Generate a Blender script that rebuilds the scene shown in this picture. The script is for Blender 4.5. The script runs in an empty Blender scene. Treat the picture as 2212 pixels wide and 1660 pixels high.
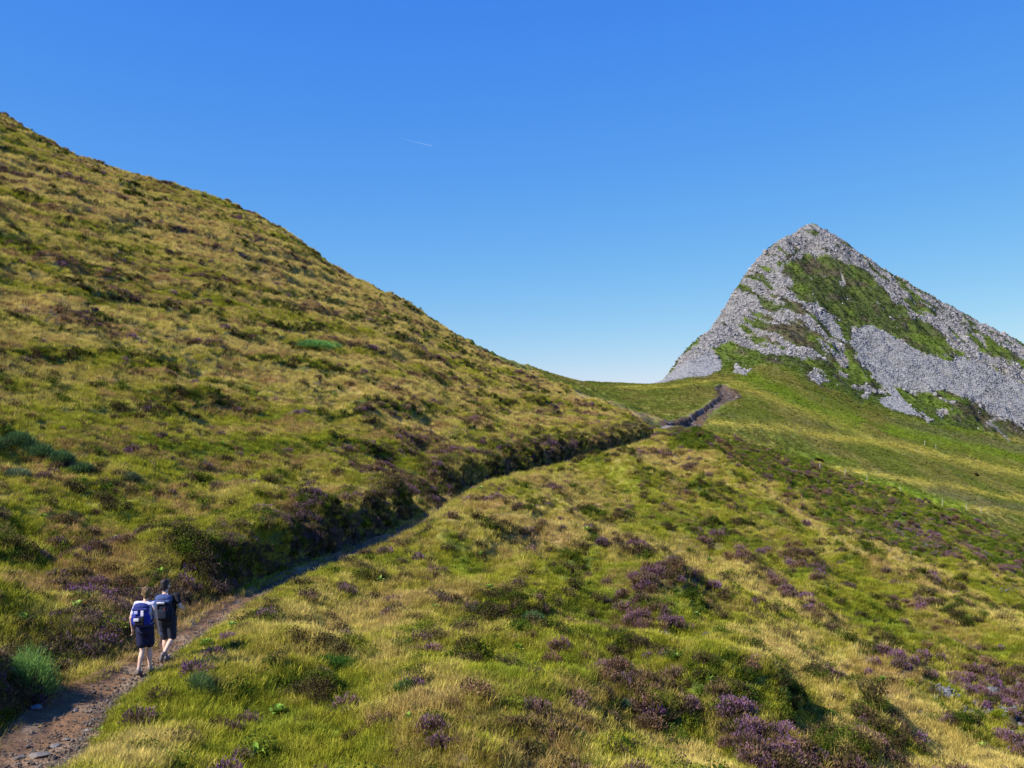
import bpy, bmesh, math, random
import numpy as np
from mathutils import Vector, Matrix

R = math.radians
scene = bpy.context.scene
col = scene.collection
random.seed(7)
rng = np.random.default_rng(11)
VEG = True

# ------------------------------------------------------------------ camera, sky, sun, exposure
FPX = 2125.0; CX = 1106.0; CY = 880.0          # focal length, principal column and horizon row for a 2212 x 1660 picture
cam_data = bpy.data.cameras.new('camera')
cam_data.sensor_width = 36.0
cam_data.lens = 36.0 * FPX / 2212.0
cam_data.shift_y = (CY - 830.0) / 2212.0
cam_data.clip_start = 0.1; cam_data.clip_end = 60000.0
cam = bpy.data.objects.new('camera', cam_data); col.objects.link(cam)
cam.location = (0, 0, 0); cam.rotation_euler = (R(90), 0, 0)
scene.camera = cam

SUN_DIR = Vector((-0.84, -0.42, 0.0)).normalized()   # towards the sun, horizontally
SUN_EL = R(40)
world = bpy.data.worlds.new('World'); scene.world = world; world.use_nodes = True
nt = world.node_tree; nt.nodes.clear()
sky = nt.nodes.new('ShaderNodeTexSky'); sky.sky_type = 'NISHITA'; sky.sun_disc = False
sky.sun_elevation = SUN_EL
sky.sun_rotation = math.atan2(SUN_DIR.x, SUN_DIR.y)
sky.altitude = 1500; sky.air_density = 1.0; sky.dust_density = 0.4; sky.ozone_density = 5.0
bg = nt.nodes.new('ShaderNodeBackground'); bg.inputs['Strength'].default_value = 0.10
sp_ = nt.nodes.new('ShaderNodeSeparateColor'); cb_ = nt.nodes.new('ShaderNodeCombineColor')   # film response of the camera to this deep blue sky, channel by channel
for ch, (a_, g_) in enumerate(((.41, 1.33), (1.0, .80), (4.32, .12))):
    pw_ = nt.nodes.new('ShaderNodeMath'); pw_.operation = 'POWER'; pw_.inputs[1].default_value = g_; ml_ = nt.nodes.new('ShaderNodeMath'); ml_.operation = 'MULTIPLY'; ml_.inputs[1].default_value = a_
    nt.links.new(sp_.outputs[ch], pw_.inputs[0]); nt.links.new(pw_.outputs[0], ml_.inputs[0]); nt.links.new(ml_.outputs[0], cb_.inputs[ch])
wo = nt.nodes.new('ShaderNodeOutputWorld')
nt.links.new(sky.outputs[0], sp_.inputs[0]); nt.links.new(cb_.outputs[0], bg.inputs['Color']); nt.links.new(bg.outputs[0], wo.inputs['Surface'])

sun_data = bpy.data.lights.new('sun', 'SUN'); sun_data.energy = 4.6; sun_data.angle = R(0.5); sun_data.color = (1.0, 0.95, 0.86)
sun = bpy.data.objects.new('sun', sun_data); col.objects.link(sun)
tos = Vector((SUN_DIR.x * math.cos(SUN_EL), SUN_DIR.y * math.cos(SUN_EL), math.sin(SUN_EL)))
sun.rotation_euler = tos.to_track_quat('Z', 'Y').to_euler()
scene.view_settings.view_transform = 'Standard'; scene.view_settings.look = 'None'
scene.view_settings.exposure = 0.72; scene.view_settings.gamma = 1.0
scene.cycles.use_denoising = True
scene.cycles.max_bounces = 5; scene.cycles.diffuse_bounces = 2; scene.cycles.transparent_max_bounces = 8; scene.cycles.transmission_bounces = 3

# ------------------------------------------------------------------ numeric helpers
def hash2(ix, iy, seed):
    h = (ix.astype(np.int64) * 374761393 + iy.astype(np.int64) * 668265263 + seed * 1442695041) & 0xFFFFFFFF
    h = ((h ^ (h >> 13)) * 1274126177) & 0xFFFFFFFF
    return h ^ (h >> 16)

def gnoise(x, y, seed=0):
    x = np.asarray(x, float); y = np.asarray(y, float)
    ix = np.floor(x); iy = np.floor(y); fx = x - ix; fy = y - iy
    ux = fx * fx * fx * (fx * (fx * 6 - 15) + 10); uy = fy * fy * fy * (fy * (fy * 6 - 15) + 10)
    def g(dx, dy):
        a = hash2(ix + dx, iy + dy, seed) * (2 * math.pi / 4294967296.0)
        return np.cos(a) * (fx - dx) + np.sin(a) * (fy - dy)
    return (g(0, 0) * (1 - ux) * (1 - uy) + g(1, 0) * ux * (1 - uy) + g(0, 1) * (1 - ux) * uy + g(1, 1) * ux * uy) * 1.5

def fbm(x, y, seed=0, octs=4, gain=0.5):
    s = 0.0; a = 1.0
    for k in range(octs):
        s = s + a * gnoise(x * 2 ** k, y * 2 ** k, seed + 17 * k); a *= gain
    return s

def sstep(a, b, x):
    t = np.clip((x - a) / (b - a), 0, 1); return t * t * (3 - 2 * t)

def inpoly(px, py, poly):
    r = np.zeros(px.shape, bool); n = len(poly)
    for i in range(n):
        x1, y1 = poly[i]; x2, y2 = poly[(i + 1) % n]
        if y1 == y2: continue
        c = ((y1 > py) != (y2 > py)) & (px < (x2 - x1) * (py - y1) / (y2 - y1) + x1)
        r ^= c
    return r

# ------------------------------------------------------------------ paths (picture column, row, depth of points on the tread)
PATH = [(-1500, 1750, 3.2), (-700, 1760, 7.5), (-180, 1740, 10.8), (70, 1640, 14.0), (200, 1508, 17.0), (286, 1458, 18.4), (348, 1418, 19.8), (412, 1372, 21.5),
        (470, 1335, 23.3), (540, 1294, 25.3), (640, 1245, 28.4), (760, 1197, 32.4), (880, 1147, 38.2), (955, 1102, 45.6),
        (1022, 1064, 54), (1100, 1041, 61), (1200, 1015, 71.5), (1300, 989, 85), (1380, 967, 100), (1430, 953, 113),
        (1436, 944, 122), (1405, 933, 131), (1396, 936, 138), (1425, 930, 150), (1455, 920, 160)]
TRAIL2 = [(1455, 920, 160), (1474, 909, 178), (1505, 893, 203), (1540, 880, 232), (1566, 864, 262), (1574, 848, 290), (1561, 834, 316), (1560, 822, 338)]
def w3(p, q, d): return ((p - CX) / FPX * d, d, (CY - q) / FPX * d)
PW = np.array([w3(*p) for p in PATH]); TW = np.array([w3(*p) for p in TRAIL2])
def resample(P, step):
    # Catmull-Rom through the points, then even spacing
    pts = []
    n = len(P)
    for i in range(n - 1):
        p0 = P[max(i - 1, 0)]; p1 = P[i]; p2 = P[i + 1]; p3 = P[min(i + 2, n - 1)]
        L = np.linalg.norm(p2 - p1); k = max(int(L / step), 1)
        for j in range(k):
            t = j / k
            pts.append(0.5 * ((2 * p1) + (-p0 + p2) * t + (2 * p0 - 5 * p1 + 4 * p2 - p3) * t * t + (-p0 + 3 * p1 - 3 * p2 + p3) * t ** 3))
    pts.append(P[-1]); return np.array(pts)
PL = resample(PW, 1.0); TL = resample(TW, 2.5)
def half_width(y):
    return np.interp(y, [3, 8, 14, 17, 20, 26, 60, 115, 130, 160], [0.6, 0.7, 0.72, 0.54, 0.38, 0.33, 0.32, 0.5, 0.8, 0.8])

def dist_line(x, y, L):
    # signed distance (positive to the right of the direction of travel), height and position along the line
    best = np.full(x.shape, 1e9); sd = np.zeros(x.shape); zz = np.zeros(x.shape); al = np.zeros(x.shape); acc = 0.0
    for i in range(len(L) - 1):
        a = L[i]; b = L[i + 1]; dx = b[0] - a[0]; dy = b[1] - a[1]; l2 = dx * dx + dy * dy
        t = np.clip(((x - a[0]) * dx + (y - a[1]) * dy) / l2, 0, 1)
        ex = x - (a[0] + t * dx); ey = y - (a[1] + t * dy); d = ex * ex + ey * ey
        m = d < best
        best = np.where(m, d, best)
        s = np.where(ex * dy - ey * dx > 0, 1.0, -1.0) * np.sqrt(d)
        sd = np.where(m, s, sd); zz = np.where(m, a[2] + t * (b[2] - a[2]), zz); al = np.where(m, acc + t * math.sqrt(l2), al)
        acc += math.sqrt(l2)
    return sd, zz, al

# ------------------------------------------------------------------ landform: columns of (depth, row)
C = {
 -350: [(15, 1440), (30, 880), (60, 460), (100, 200), (150, 90), (190, 105), (300, 330)],
 -150: [(16, 1500), (30, 940), (60, 530), (100, 290), (150, 170), (190, 185), (300, 400)],
 0: [(16.5, 1510), (22, 1240), (30, 1030), (45, 775), (60, 620), (100, 388), (140, 262), (158, 253), (190, 275), (300, 480)],
 130: [(21, 1310), (30, 1065), (45, 820), (60, 665), (100, 440), (142, 332), (160, 325), (190, 345), (300, 540)],
 300: [(25, 1230), (35, 1000), (50, 810), (70, 680), (100, 530), (145, 392), (163, 385), (190, 405), (300, 590)],
 440: [(26, 1260), (36, 1040), (52, 860), (75, 700), (110, 540), (148, 433), (166, 425), (195, 445), (300, 620)],
 640: [(33, 1150), (45, 975), (60, 860), (85, 725), (120, 610), (152, 528), (168, 520), (195, 540), (300, 690)],
 720: [(37, 1100), (50, 950), (70, 825), (100, 700), (130, 630), (155, 586), (170, 578), (200, 598), (310, 730)],
 880: [(44, 1065), (60, 930), (85, 820), (115, 740), (150, 675), (175, 660), (205, 675), (320, 790)],
 960: [(52, 1030), (70, 920), (100, 820), (130, 765), (160, 722), (184, 710), (215, 724), (330, 815)],
 1100: [(66, 995), (90, 910), (120, 850), (160, 800), (192, 784), (215, 780), (245, 790), (330, 835)],
 1180: [(74, 982), (95, 920), (130, 860), (170, 822), (210, 806), (235, 806), (270, 822)],
 1270: [(88, 958), (115, 905), (150, 868), (190, 845), (230, 834), (250, 834), (275, 850), (320, 838), (345, 828), (380, 832), (450, 860), (700, 960)],
 1340: [(100, 942), (125, 908), (160, 882), (190, 868), (215, 862), (240, 875), (290, 850), (345, 829), (380, 833), (450, 862), (700, 960)],
 1400: [(116, 932), (140, 916), (165, 901), (188, 893), (205, 895), (225, 893), (260, 868), (300, 846), (350, 831), (385, 836), (450, 865), (700, 965)],
 1480: [(215, 888), (260, 865), (300, 843), (360, 826)],
 1570: [(225, 884), (270, 860), (380, 815)],
 1700: [(220, 925), (270, 885), (330, 850), (385, 822)],
 1850: [(215, 985), (260, 940), (320, 905), (380, 880)],
 2000: [(165, 1078), (200, 1040), (250, 990), (310, 950), (370, 925)],
 2212: [(162, 1155), (200, 1110), (250, 1060), (310, 1020), (370, 985), (430, 950)],
 2400: [(162, 1215), (200, 1165), (250, 1110), (310, 1060), (370, 1020), (430, 985)],
}
# ground right of the path, its convex edge, the gully behind it and the next slope
C2 = [(1450, 122, 948), (1440, 140, 941), (1500, 104, 966), (1500, 113, 963), (1500, 124, 975), (1490, 145, 953), (1490, 168, 927), (1500, 180, 925),
      (1560, 100, 988), (1570, 112, 1000), (1560, 140, 970), (1570, 165, 950), (1580, 178, 948),
      (1640, 82, 1052), (1640, 93, 1040), (1640, 102, 1060), (1640, 118, 1035), (1640, 140, 995), (1640, 164, 968), (1650, 176, 970),
      (1740, 66, 1135), (1740, 80, 1111), (1740, 90, 1160), (1740, 104, 1120), (1740, 125, 1060), (1740, 160, 997), (1750, 174, 1003),
      (1850, 56, 1200), (1850, 68, 1178), (1850, 78, 1240), (1850, 92, 1180), (1850, 120, 1100), (1850, 154, 1040), (1860, 170, 1045),
      (2000, 48, 1280), (2000, 57, 1252), (2000, 66, 1325), (2000, 80, 1245), (2000, 110, 1160), (2000, 146, 1092), (2010, 158, 1096),
      (2212, 38, 1400), (2212, 46, 1347), (2212, 54, 1440), (2212, 68, 1340), (2212, 100, 1240), (2212, 140, 1168), (2212, 150, 1172),
      (2400, 33, 1470), (2400, 40, 1420), (2400, 48, 1480), (2400, 62, 1410), (2400, 100, 1300), (2400, 140, 1228), (2400, 150, 1232),
      # bottom of the picture
      (230, 14, 1640), (420, 13.2, 1680), (800, 13.2, 1690), (1106, 13.5, 1690), (1500, 15.5, 1690), (1850, 19.5, 1690), (2212, 24, 1690), (2500, 27, 1690),
      (420, 17, 1520), (600, 18, 1510), (600, 23, 1370), (800, 17.5, 1530), (800, 24, 1350), (1000, 22, 1390), (1000, 30, 1240), (1100, 18, 1510), (1050, 42, 1130),
      (1100, 48, 1100), (1200, 30, 1270), (1200, 50, 1110), (1250, 20, 1480), (1300, 65, 1050), (1350, 38, 1200), (1500, 27, 1380), (1400, 85, 1000), (1500, 60, 1100), (1500, 85, 1012),
      (1700, 39, 1290), (1700, 26.5, 1470), (1950, 37, 1410), (1600, 52, 1170), (2212, 33.5, 1510), (2000, 28.5, 1540), (1800, 49, 1240),
      (2500, 34, 1550)]
PEAK = [ # the pyramid: summit, flanks, foot and the far side
      (1748, 600, 493), (1748, 640, 520), (1748, 760, 700), (1735, 575, 545), (1760, 575, 545),
      (1690, 578, 524), (1650, 566, 560), (1610, 552, 601), (1592, 540, 632), (1580, 528, 662), (1540, 505, 714), (1480, 470, 770), (1420, 420, 830),
      (1690, 640, 560), (1650, 640, 610), (1610, 620, 650), (1580, 600, 700), (1540, 580, 750), (1480, 540, 800), (1420, 480, 850),
      (1690, 548, 570), (1650, 520, 640), (1600, 480, 720), (1540, 440, 775), (1640, 440, 765), (1700, 490, 660), (1750, 520, 620), (1760, 480, 680), (1700, 430, 770),
      (1790, 598, 508), (1830, 592, 534), (1880, 588, 573), (1950, 580, 611), (2000, 572, 642), (2060, 562, 676), (2130, 552, 711), (2212, 540, 756), (2400, 520, 880), (2600, 500, 1000),
      (1830, 640, 560), (1950, 640, 650), (2130, 620, 750), (2212, 610, 800), (2400, 600, 930),
      (1850, 540, 630), (1850, 490, 710), (1850, 430, 810), (1950, 520, 690), (1950, 470, 780), (1950, 420, 860), (2080, 510, 750), (2080, 460, 830), (2080, 410, 910),
      (2212, 490, 830), (2212, 455, 900), (2400, 480, 930), (1300, 480, 875), (1480, 700, 900), (1000, 700, 950), (300, 700, 900), (-300, 700, 850),
      (1000, 430, 860), (600, 450, 800)]
for u_ in (-400, 0, 400, 800, 1100, 1400, 1748, 2000, 2300, 2700):
    PEAK += [(u_, 900, 960 if 1300 < u_ < 2500 else 940), (u_, 1100, 1040)]
ctrl = []
for u, L in C.items():
    for d, v in L: ctrl.append((u, d, v))
ctrl += C2 + PEAK
for u in (-900, -400, 0, 400, 800, 1200, 1600, 2000, 2400, 2900):
    for d, z in ((1.8, -1.75), (3.2, -2.1), (5.5, -2.9), (8.5, -3.75)):
        ctrl.append((u, d, CY - z / d * FPX))
for p in PATH + TRAIL2[1:]:
    ctrl.append(p)
for i in range(3, len(PATH) - 4):                      # shoulders of the path: foot of the bank, lip on the outside
    x, y, z = PW[i]
    off = 1.6 if y < 30 else 2.2
    for s, dz in ((-off, 1.25), (off * 0.8, 0.03)):
        X = x + s; Y = y
        ctrl.append((CX + X / Y * FPX, Y, CY - (z + dz) / Y * FPX))
ctrl = np.array(ctrl, float)
KA = 3.2
cx_ = (ctrl[:, 0] - CX) / FPX
ca = np.arctan(cx_); cr = ctrl[:, 1] * np.sqrt(1 + cx_ ** 2)
cv = (CY - ctrl[:, 2]) / FPX * np.cos(ca)              # height / horizontal range
A_ = np.stack([ca * KA, np.log(cr)], 1)
def tps(d2): return 0.5 * d2 * np.log(d2 + 1e-12)
n_ = len(A_)
D2 = ((A_[:, None, :] - A_[None, :, :]) ** 2).sum(2)
M_ = np.zeros((n_ + 3, n_ + 3)); M_[:n_, :n_] = tps(D2) + np.eye(n_) * 1e-5
M_[:n_, n_] = 1; M_[:n_, n_ + 1:] = A_; M_[n_, :n_] = 1; M_[n_ + 1:, :n_] = A_.T
W_ = np.linalg.solve(M_, np.concatenate([cv, [0, 0, 0]]))
A0, A1 = math.atan((-500 - CX) / FPX), math.atan((2700 - CX) / FPX)
L0, L1 = math.log(1.5), math.log(1100.0)
NA, NL = 420, 640
ga = np.linspace(A0, A1, NA); gl = np.linspace(L0, L1, NL)
G = np.zeros((NA, NL))
for i, a in enumerate(ga):
    q = np.stack([np.full(NL, a * KA), gl], 1)
    d2 = ((q[:, None, :] - A_[None]) ** 2).sum(2)
    G[i] = tps(d2) @ W_[:n_] + W_[n_] + q @ W_[n_ + 1:]
# beyond the skylines everything falls away to lower country
ua_ = CX + FPX * np.tan(ga)
l_in = np.log(np.interp(ua_, [-500, 700, 1270, 1420, 1748, 2700], [330, 350, 440, 560, 720, 700]))
wf = sstep(0, 1, (gl[None, :] - l_in[:, None]) / 0.3)
G = G * (1 - wf) + wf * (-0.035 - 0.03 * np.clip(gl[None, :] - l_in[:, None] - .3, 0, 2))
def base_v(a, l):
    l = np.clip(l, L0, L1)
    # outside the mapped fan, fade the left profile into the right one round the back
    a = np.where(a < -math.pi, a + 2 * math.pi, a)
    ac = np.clip(a, A0, A1)
    fa = (ac - A0) / (A1 - A0) * (NA - 1); fl = (l - L0) / (L1 - L0) * (NL - 1)
    i = np.clip(fa.astype(int), 0, NA - 2); j = np.clip(fl.astype(int), 0, NL - 2); fa = fa - i; fl = fl - j
    def samp(i, fa): return (G[i, j] * (1 - fa) + G[i + 1, j] * fa) * (1 - fl) + (G[i, j + 1] * (1 - fa) + G[i + 1, j + 1] * fa) * fl
    v = samp(i, fa)
    span = 2 * math.pi - (A1 - A0)
    left = G[0, j] * (1 - fl) + G[0, j + 1] * fl; right = G[-1, j] * (1 - fl) + G[-1, j + 1] * fl
    t = np.where(a > A1, (a - A1) / span, np.where(a < A0, 1 - (A0 - a) / span, 0.0))
    out = (a > A1) | (a < A0)
    w = sstep(0, 1, t)
    return np.where(out, right * (1 - w) + left * w, v)

def ellm(px, py, cx, cy, rx, ry, ang=0.0):
    c = math.cos(R(ang)); s = math.sin(R(ang)); dx = px - cx; dy = py - cy
    return ((dx * c + dy * s) / rx) ** 2 + ((-dx * s + dy * c) / ry) ** 2

# where heather, dark shrubs (some put in for the shade of hollows), straw and lush grass grow: column, row, half sizes, tilt, strength
HEATH = [(880, 1085, 150, 45, 14, .8), (700, 1135, 130, 40, 0, .5), (200, 1300, 130, 22, 5, .6), (110, 1335, 100, 30, 0, .6), (1650, 1570, 190, 70, 30, .7), (1480, 1390, 110, 50, 25, .7),
         (2090, 1480, 150, 50, 22, .9), (2180, 1540, 60, 30, 20, .9), (1350, 1240, 120, 40, 10, .6), (1330, 1310, 90, 40, 20, .5), (1570, 1190, 60, 40, 30, .5), (1720, 1225, 80, 22, 20, .7), (1990, 1160, 120, 22, 28, .9), (2130, 1210, 110, 20, 28, .7),
         (980, 1630, 160, 40, 10, .6), (1700, 1640, 200, 50, 10, .7), (560, 960, 60, 12, 5, .5), (190, 750, 60, 18, 8, .4), (260, 540, 60, 15, 10, .3), (1220, 640, 0.1, 0.1, 0, 0), (1300, 960, 110, 16, -8, .8), (430, 1250, 60, 25, 0, .6), (1240, 1300, 70, 25, 0, .5), (1900, 1560, 100, 40, 30, .5), (2020, 1080, 60, 12, 20, .5)]
DARK = [(600, 668, 60, 20, 5, .9), (190, 622, 70, 22, 8, .9), (430, 862, 130, 26, 5, .9), (830, 690, 100, 16, 5, .7), (500, 630, 60, 14, 5, .6), (700, 720, 0.1, 0.1, 0, 0), (340, 600, 80, 14, 8, .5), (620, 1180, 90, 36, -5, .9), (940, 1030, 110, 25, 15, .8), (1180, 990, 160, 20, -5, .8),
        (1960, 1430, 90, 40, 25, .8), (2060, 1350, 70, 30, 25, .7), (1560, 1490, 110, 75, 40, 1.2), (1640, 1520, 80, 75, 40, 1.2), (2090, 1330, 80, 40, 25, 1.0), (1440, 1440, 80, 40, 30, .9), (1870, 1180, 60, 22, 25, 1.0), (640, 1480, 90, 45, 20, .8), (700, 1400, 70, 22, 35, .7), (990, 1170, 80, 30, 20, .9), (870, 1580, 0.1, .1, 0, 0), (1240, 1210, 50, 30, 10, .6), (1550, 1060, 60, 16, 8, .9), (1600, 1130, 60, 14, 20, .7),  # strongest lower right patches: dark shrubs imitating the shade in the hollows
        (120, 770, 90, 18, 8, .5), (1830, 1620, 90, 50, 40, .7), (1000, 740, 120, 16, 10, .5), (700, 540, 60, 16, 30, .7), (850, 640, 50, 10, 35, .8), (1900, 1190, 60, 20, 20, .7), (60, 290, 80, 10, 28, .6), (500, 850, 60, 16, 5, .6), (560, 790, 60, 10, 5, .5), (1420, 1540, 60, 30, 20, .5), (1450, 1310, 60, 25, 20, .5), (2160, 1600, 60, 30, 20, .4), (1100, 1310, 80, 30, 20, .4)]
STRAW = [(430, 520, 520, 40, 21, .9), (1000, 690, 200, 26, 25, .6), (700, 1340, 330, 80, -27, .5), (1150, 1110, 130, 60, 15, .5), (1380, 1140, 260, 45, 20, .4), (1450, 990, 130, 30, 10, .6), (1700, 1400, 170, 60, 30, .5), (2050, 1600, 190, 40, 32, .8), (1480, 1640, 110, 36, 20, .8),
         (330, 1630, 160, 40, -20, .6), (1080, 1190, 130, 40, 30, .6), (1620, 1290, 120, 50, 15, .4), (100, 700, 240, 30, 8, .3), (900, 1450, 250, 70, 20, .35), (1960, 1210, 300, 9, 29, 1.0), (1820, 1560, 30, 80, -20, .6), (600, 800, 300, 26, 8, .35)]
LUSH = [(1420, 1130, 200, 45, 20, .7), (1100, 1520, 80, 90, 50, .8), (700, 980, 300, 60, 5, .35), (350, 980, 200, 40, 0, .4), (700, 1250, 250, 30, -25, .3), (1850, 1300, 160, 60, 25, .35), (1300, 1420, 120, 50, 10, .4), (500, 1560, 160, 50, 0, .3), (150, 930, 160, 60, 10, .4), (1180, 1070, 100, 26, 8, .5), (900, 1620, 100, 30, 0, .5)]
def guide(px, py, L):
    g = np.zeros(px.shape)
    for cx, cy, rx, ry, an, am in L:
        if am > 0: g = np.maximum(g, am * np.exp(-ellm(px, py, cx, cy, rx, ry, an) ** 1.3 * 0.9))
    return g
# hummocks on the slope right of the path: column, row of the crown, depth, radius in metres, height in metres
HUMPS = [(1520, 1500, 22.8, 1.1, .7), (1655, 1530, 23, 1.1, .8), (2010, 1400, 37, 1.8, 1.0), (1880, 1590, 25, 1.3, .8), (640, 1440, 20.5, 1.0, .4), (1075, 1115, 43, 2.4, 0.9), (1140, 1150, 39, 2.0, 0.9), (975, 1170, 35.5, 1.7, 0.7), (1480, 985, 98, 6, 1.6), (1240, 1010, 66, 3, 0.5), (1370, 1040, 68, 4.5, 1.5), (1300, 1110, 48, 2.5, -0.5), (1230, 1220, 34, 2, -0.5), (1460, 1330, 28, 2.2, -0.4), (1500, 1180, 44, 3, .8), (1400, 1250, 34, 2, .5),
         (1570, 1050, 78, 4, 0.9), (1960, 1420, 31.5, 1.6, 0.7), (2050, 1360, 35, 1.6, 0.6), (1720, 1440, 27, 1.5, 0.5), (1560, 1400, 26, 1.3, 0.4),
         (640, 1420, 21.5, 1.3, 0.35), (1330, 1330, 25.5, 1.5, 0.4), (1820, 1600, 20, 1.2, 0.55), (1420, 1520, 20.5, 1.2, 0.4), (1740, 1180, 48, 3, 0.7), (1850, 1270, 42, 2.2, 0.7)]
HW = [(*w3(u, v, d), r, h) for u, v, d, r, h in HUMPS]

def patchn(x, y, seed, a, b):
    # patches of plants; on the left hill they are drawn out along the contour lines
    w = sstep(25, 45, y) * (x < PLX0(y)); up = -.85 * x + .5 * y; al = .5 * x + .85 * y
    return fbm(x / a, y / b, seed, 4) * (1 - w) + fbm(up / (a * .8), al / (b * 3.2), seed, 4) * w * 1.1
def PLX0(y): return np.interp(y, PL[:, 1], PL[:, 0])
def height(x, y, detail=True):
    r = np.sqrt(x * x + y * y) + 1e-9; a = np.arctan2(x, y)
    z = base_v(a, np.log(r)) * r
    far = r > 1090
    z = np.where(far, z - (r - 1090) * 0.12, z)
    mt = sstep(395, 450, r) * (1 - sstep(700, 900, r))
    z = z + mt * (1.5 * fbm(x / 28, y / 28, 5, 3) + 2.0 * (1 - 2.2 * np.abs(fbm((x + .5 * y) / 20, (y - .5 * x) / 34, 9, 4))) * sstep(420, 470, r) + .9 * (1 - 2.4 * np.abs(fbm((x + .5 * y) / 7, (y - .5 * x) / 11, 12, 3))) * sstep(420, 470, r))
    for hx, hy, hz, hr, hh in HW:
        d2 = ((x - hx) ** 2 + (y - hy) ** 2) / hr ** 2
        z = z + hh * np.exp(-d2 * 1.2)
    # rolling ground and little terraces that follow the contours of the hill
    near = 1 - sstep(190, 240, r)
    fade = sstep(6, 14, r) * near
    hilly = np.where(x < 0.0, 1.0, 0.6)
    z = z + fade * 0.28 * fbm(x / 5.0, y / 6.0, 21, 3)
    z = z + fade * (x > PLX0(y) + 2.5) * sstep(2.5, 6, x - PLX0(y)) * 0.5 * fbm(x / 3.6, y / 7.5, 22, 2)
    th = z * 1.0 + 0.9 * fbm(x / 14, y / 14, 31, 3)
    z = z + fade * sstep(35, 90, r) * 0.34 * np.sin(th * 2 * math.pi / 2.5) * (0.6 + 0.8 * gnoise(x / 11, y / 11, 33)) * np.where(x < PLX0(y), 1, .3)
    z = z + near * sstep(20, 60, r) * 0.35 * fbm(x / 2.6 + 0.3 * y / 2.6, y / 4.5, 37, 2)
    z = z + (1 - near) * (1 - sstep(380, 420, r)) * 0.5 * fbm(x / 22, y / 30, 41, 3)
    z = z + near * 0.07 * fbm(x / 0.7, y / 0.7, 43, 2)
    z = z + fade * 0.10 * fbm(x / 1.5, y / 1.9, 44, 3) * (1 + sstep(40, 90, r))
    yy = np.where(y > 1, y, 1e3); px = CX + FPX * x / yy; py = CY - FPX * z / yy; vis = (y > 1)
    n4 = fbm(x / 1.1, y / 1.3, 75, 3)
    mD = sstep(0.30, 1.05, patchn(x, y, 73, 2.4, 3.2) + 0.25 * n4 + guide(px, py, DARK) * vis - 0.05)
    mH = sstep(0.30, 1.05, patchn(x, y, 72, 3.2, 4.4) + 0.25 * n4 + 0.95 * guide(px, py, HEATH) * vis - 0.10)
    z = z + near * sstep(8, 14, r) * (0.34 * mD + 0.22 * mH)
    return z

def carve(x, y, z):
    sel = (y > -3) & (y < 175) & (np.abs(x) < 60)
    s = np.full(x.shape, 99.0); al = np.zeros(x.shape)
    if sel.any():
        sd, zp, al_ = dist_line(x[sel], y[sel], PL)
        s[sel] = sd; al[sel] = al_
        xx, yy, zb = x[sel], y[sel], z[sel]
        hw = half_width(yy) * (1 + 0.25 * gnoise(al_ / 1.7, sd * 0, 51))
        edge = 0.28 * gnoise(xx / 0.9, yy / 0.9, 53)
        L = -sd - hw                                    # metres uphill from the inner edge
        Rr = sd - hw
        st = np.interp(yy, [9, 14.2, 15.6, 18.2, 23.5, 26, 42, 45, 50, 54, 108, 118], [.3, .3, .6, .12, .12, .85, .9, .35, .35, 1, 1, .2])
        st = np.clip(st + 0.25 * gnoise(al_ / 3.3, al_ * 0, 55), 0.05, 1.1)
        bh = (0.35 + 1.0 * st + 0.75 * gnoise(al_ / 2.1 + 3, al_ * 0, 56)) * sstep(5, 10, yy) * (1 + .12 * sstep(45, 60, yy)) * (1 - .6 * sstep(110, 122, yy)); bh = np.maximum(bh, 0.2)
        bw = 1.9 - 1.4 * st + 0.5 * gnoise(al_ / 1.5 + 7, sd * 0, 57) + edge; bw = np.maximum(bw, 0.4)
        tb = np.clip((L - .08 - .2 * sstep(50, 40, yy)) / bw, 0, 1); bank = zp + bh * (1.5 * tb - 0.5 * tb * tb) + np.clip(L - bw, 0, 9) * 0.25
        zl = bank + (zb - bank) * sstep(1.0, 5.0, L)
        zr = (zp + (0.06 + 0.34 * sstep(32, 46, yy) * sstep(116, 106, yy)) * sstep(0, 0.45, Rr)) ; zr = zr + (zb - zr) * sstep(0.35, 2.4, Rr)
        zt = zp - 0.10
        out = np.where(L > 0, zl, np.where(Rr > 0, zr, zt))
        s[sel] = np.where(yy > 168, 99, sd)
        out = np.where(yy > 168, zb, out)
        z = z.copy(); z[sel] = out
    # the worn gully climbing the saddle
    s2 = np.full(x.shape, 99.0)
    sel = (y > 155) & (y < 350) & (x > 10) & (x < 110)
    if sel.any():
        sd, zp, al_ = dist_line(x[sel], y[sel], TL)
        s2[sel] = sd
        xx, yy, zb = x[sel], y[sel], z[sel]
        w = np.interp(yy, [160, 200, 240, 270, 300, 325, 338], [1.0, 1.2, 1.5, 2.5, 2.7, 1.9, 0.6]) * (1 + 0.3 * gnoise(xx / 3, yy / 5, 61))
        k = sstep(1.0, 0.75, np.abs(sd) / w)
        rough = 0.5 * np.abs(gnoise(xx / 1.6, yy / 5, 63)) - 0.25
        z = z.copy(); z[sel] = zb + k * (-0.75 + rough)
    return z, s, al, s2

def ground(x, y):
    x = np.asarray(x, float); y = np.asarray(y, float)
    z = height(x, y); z, s, al, s2 = carve(x, y, z)
    return z, s, s2

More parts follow.
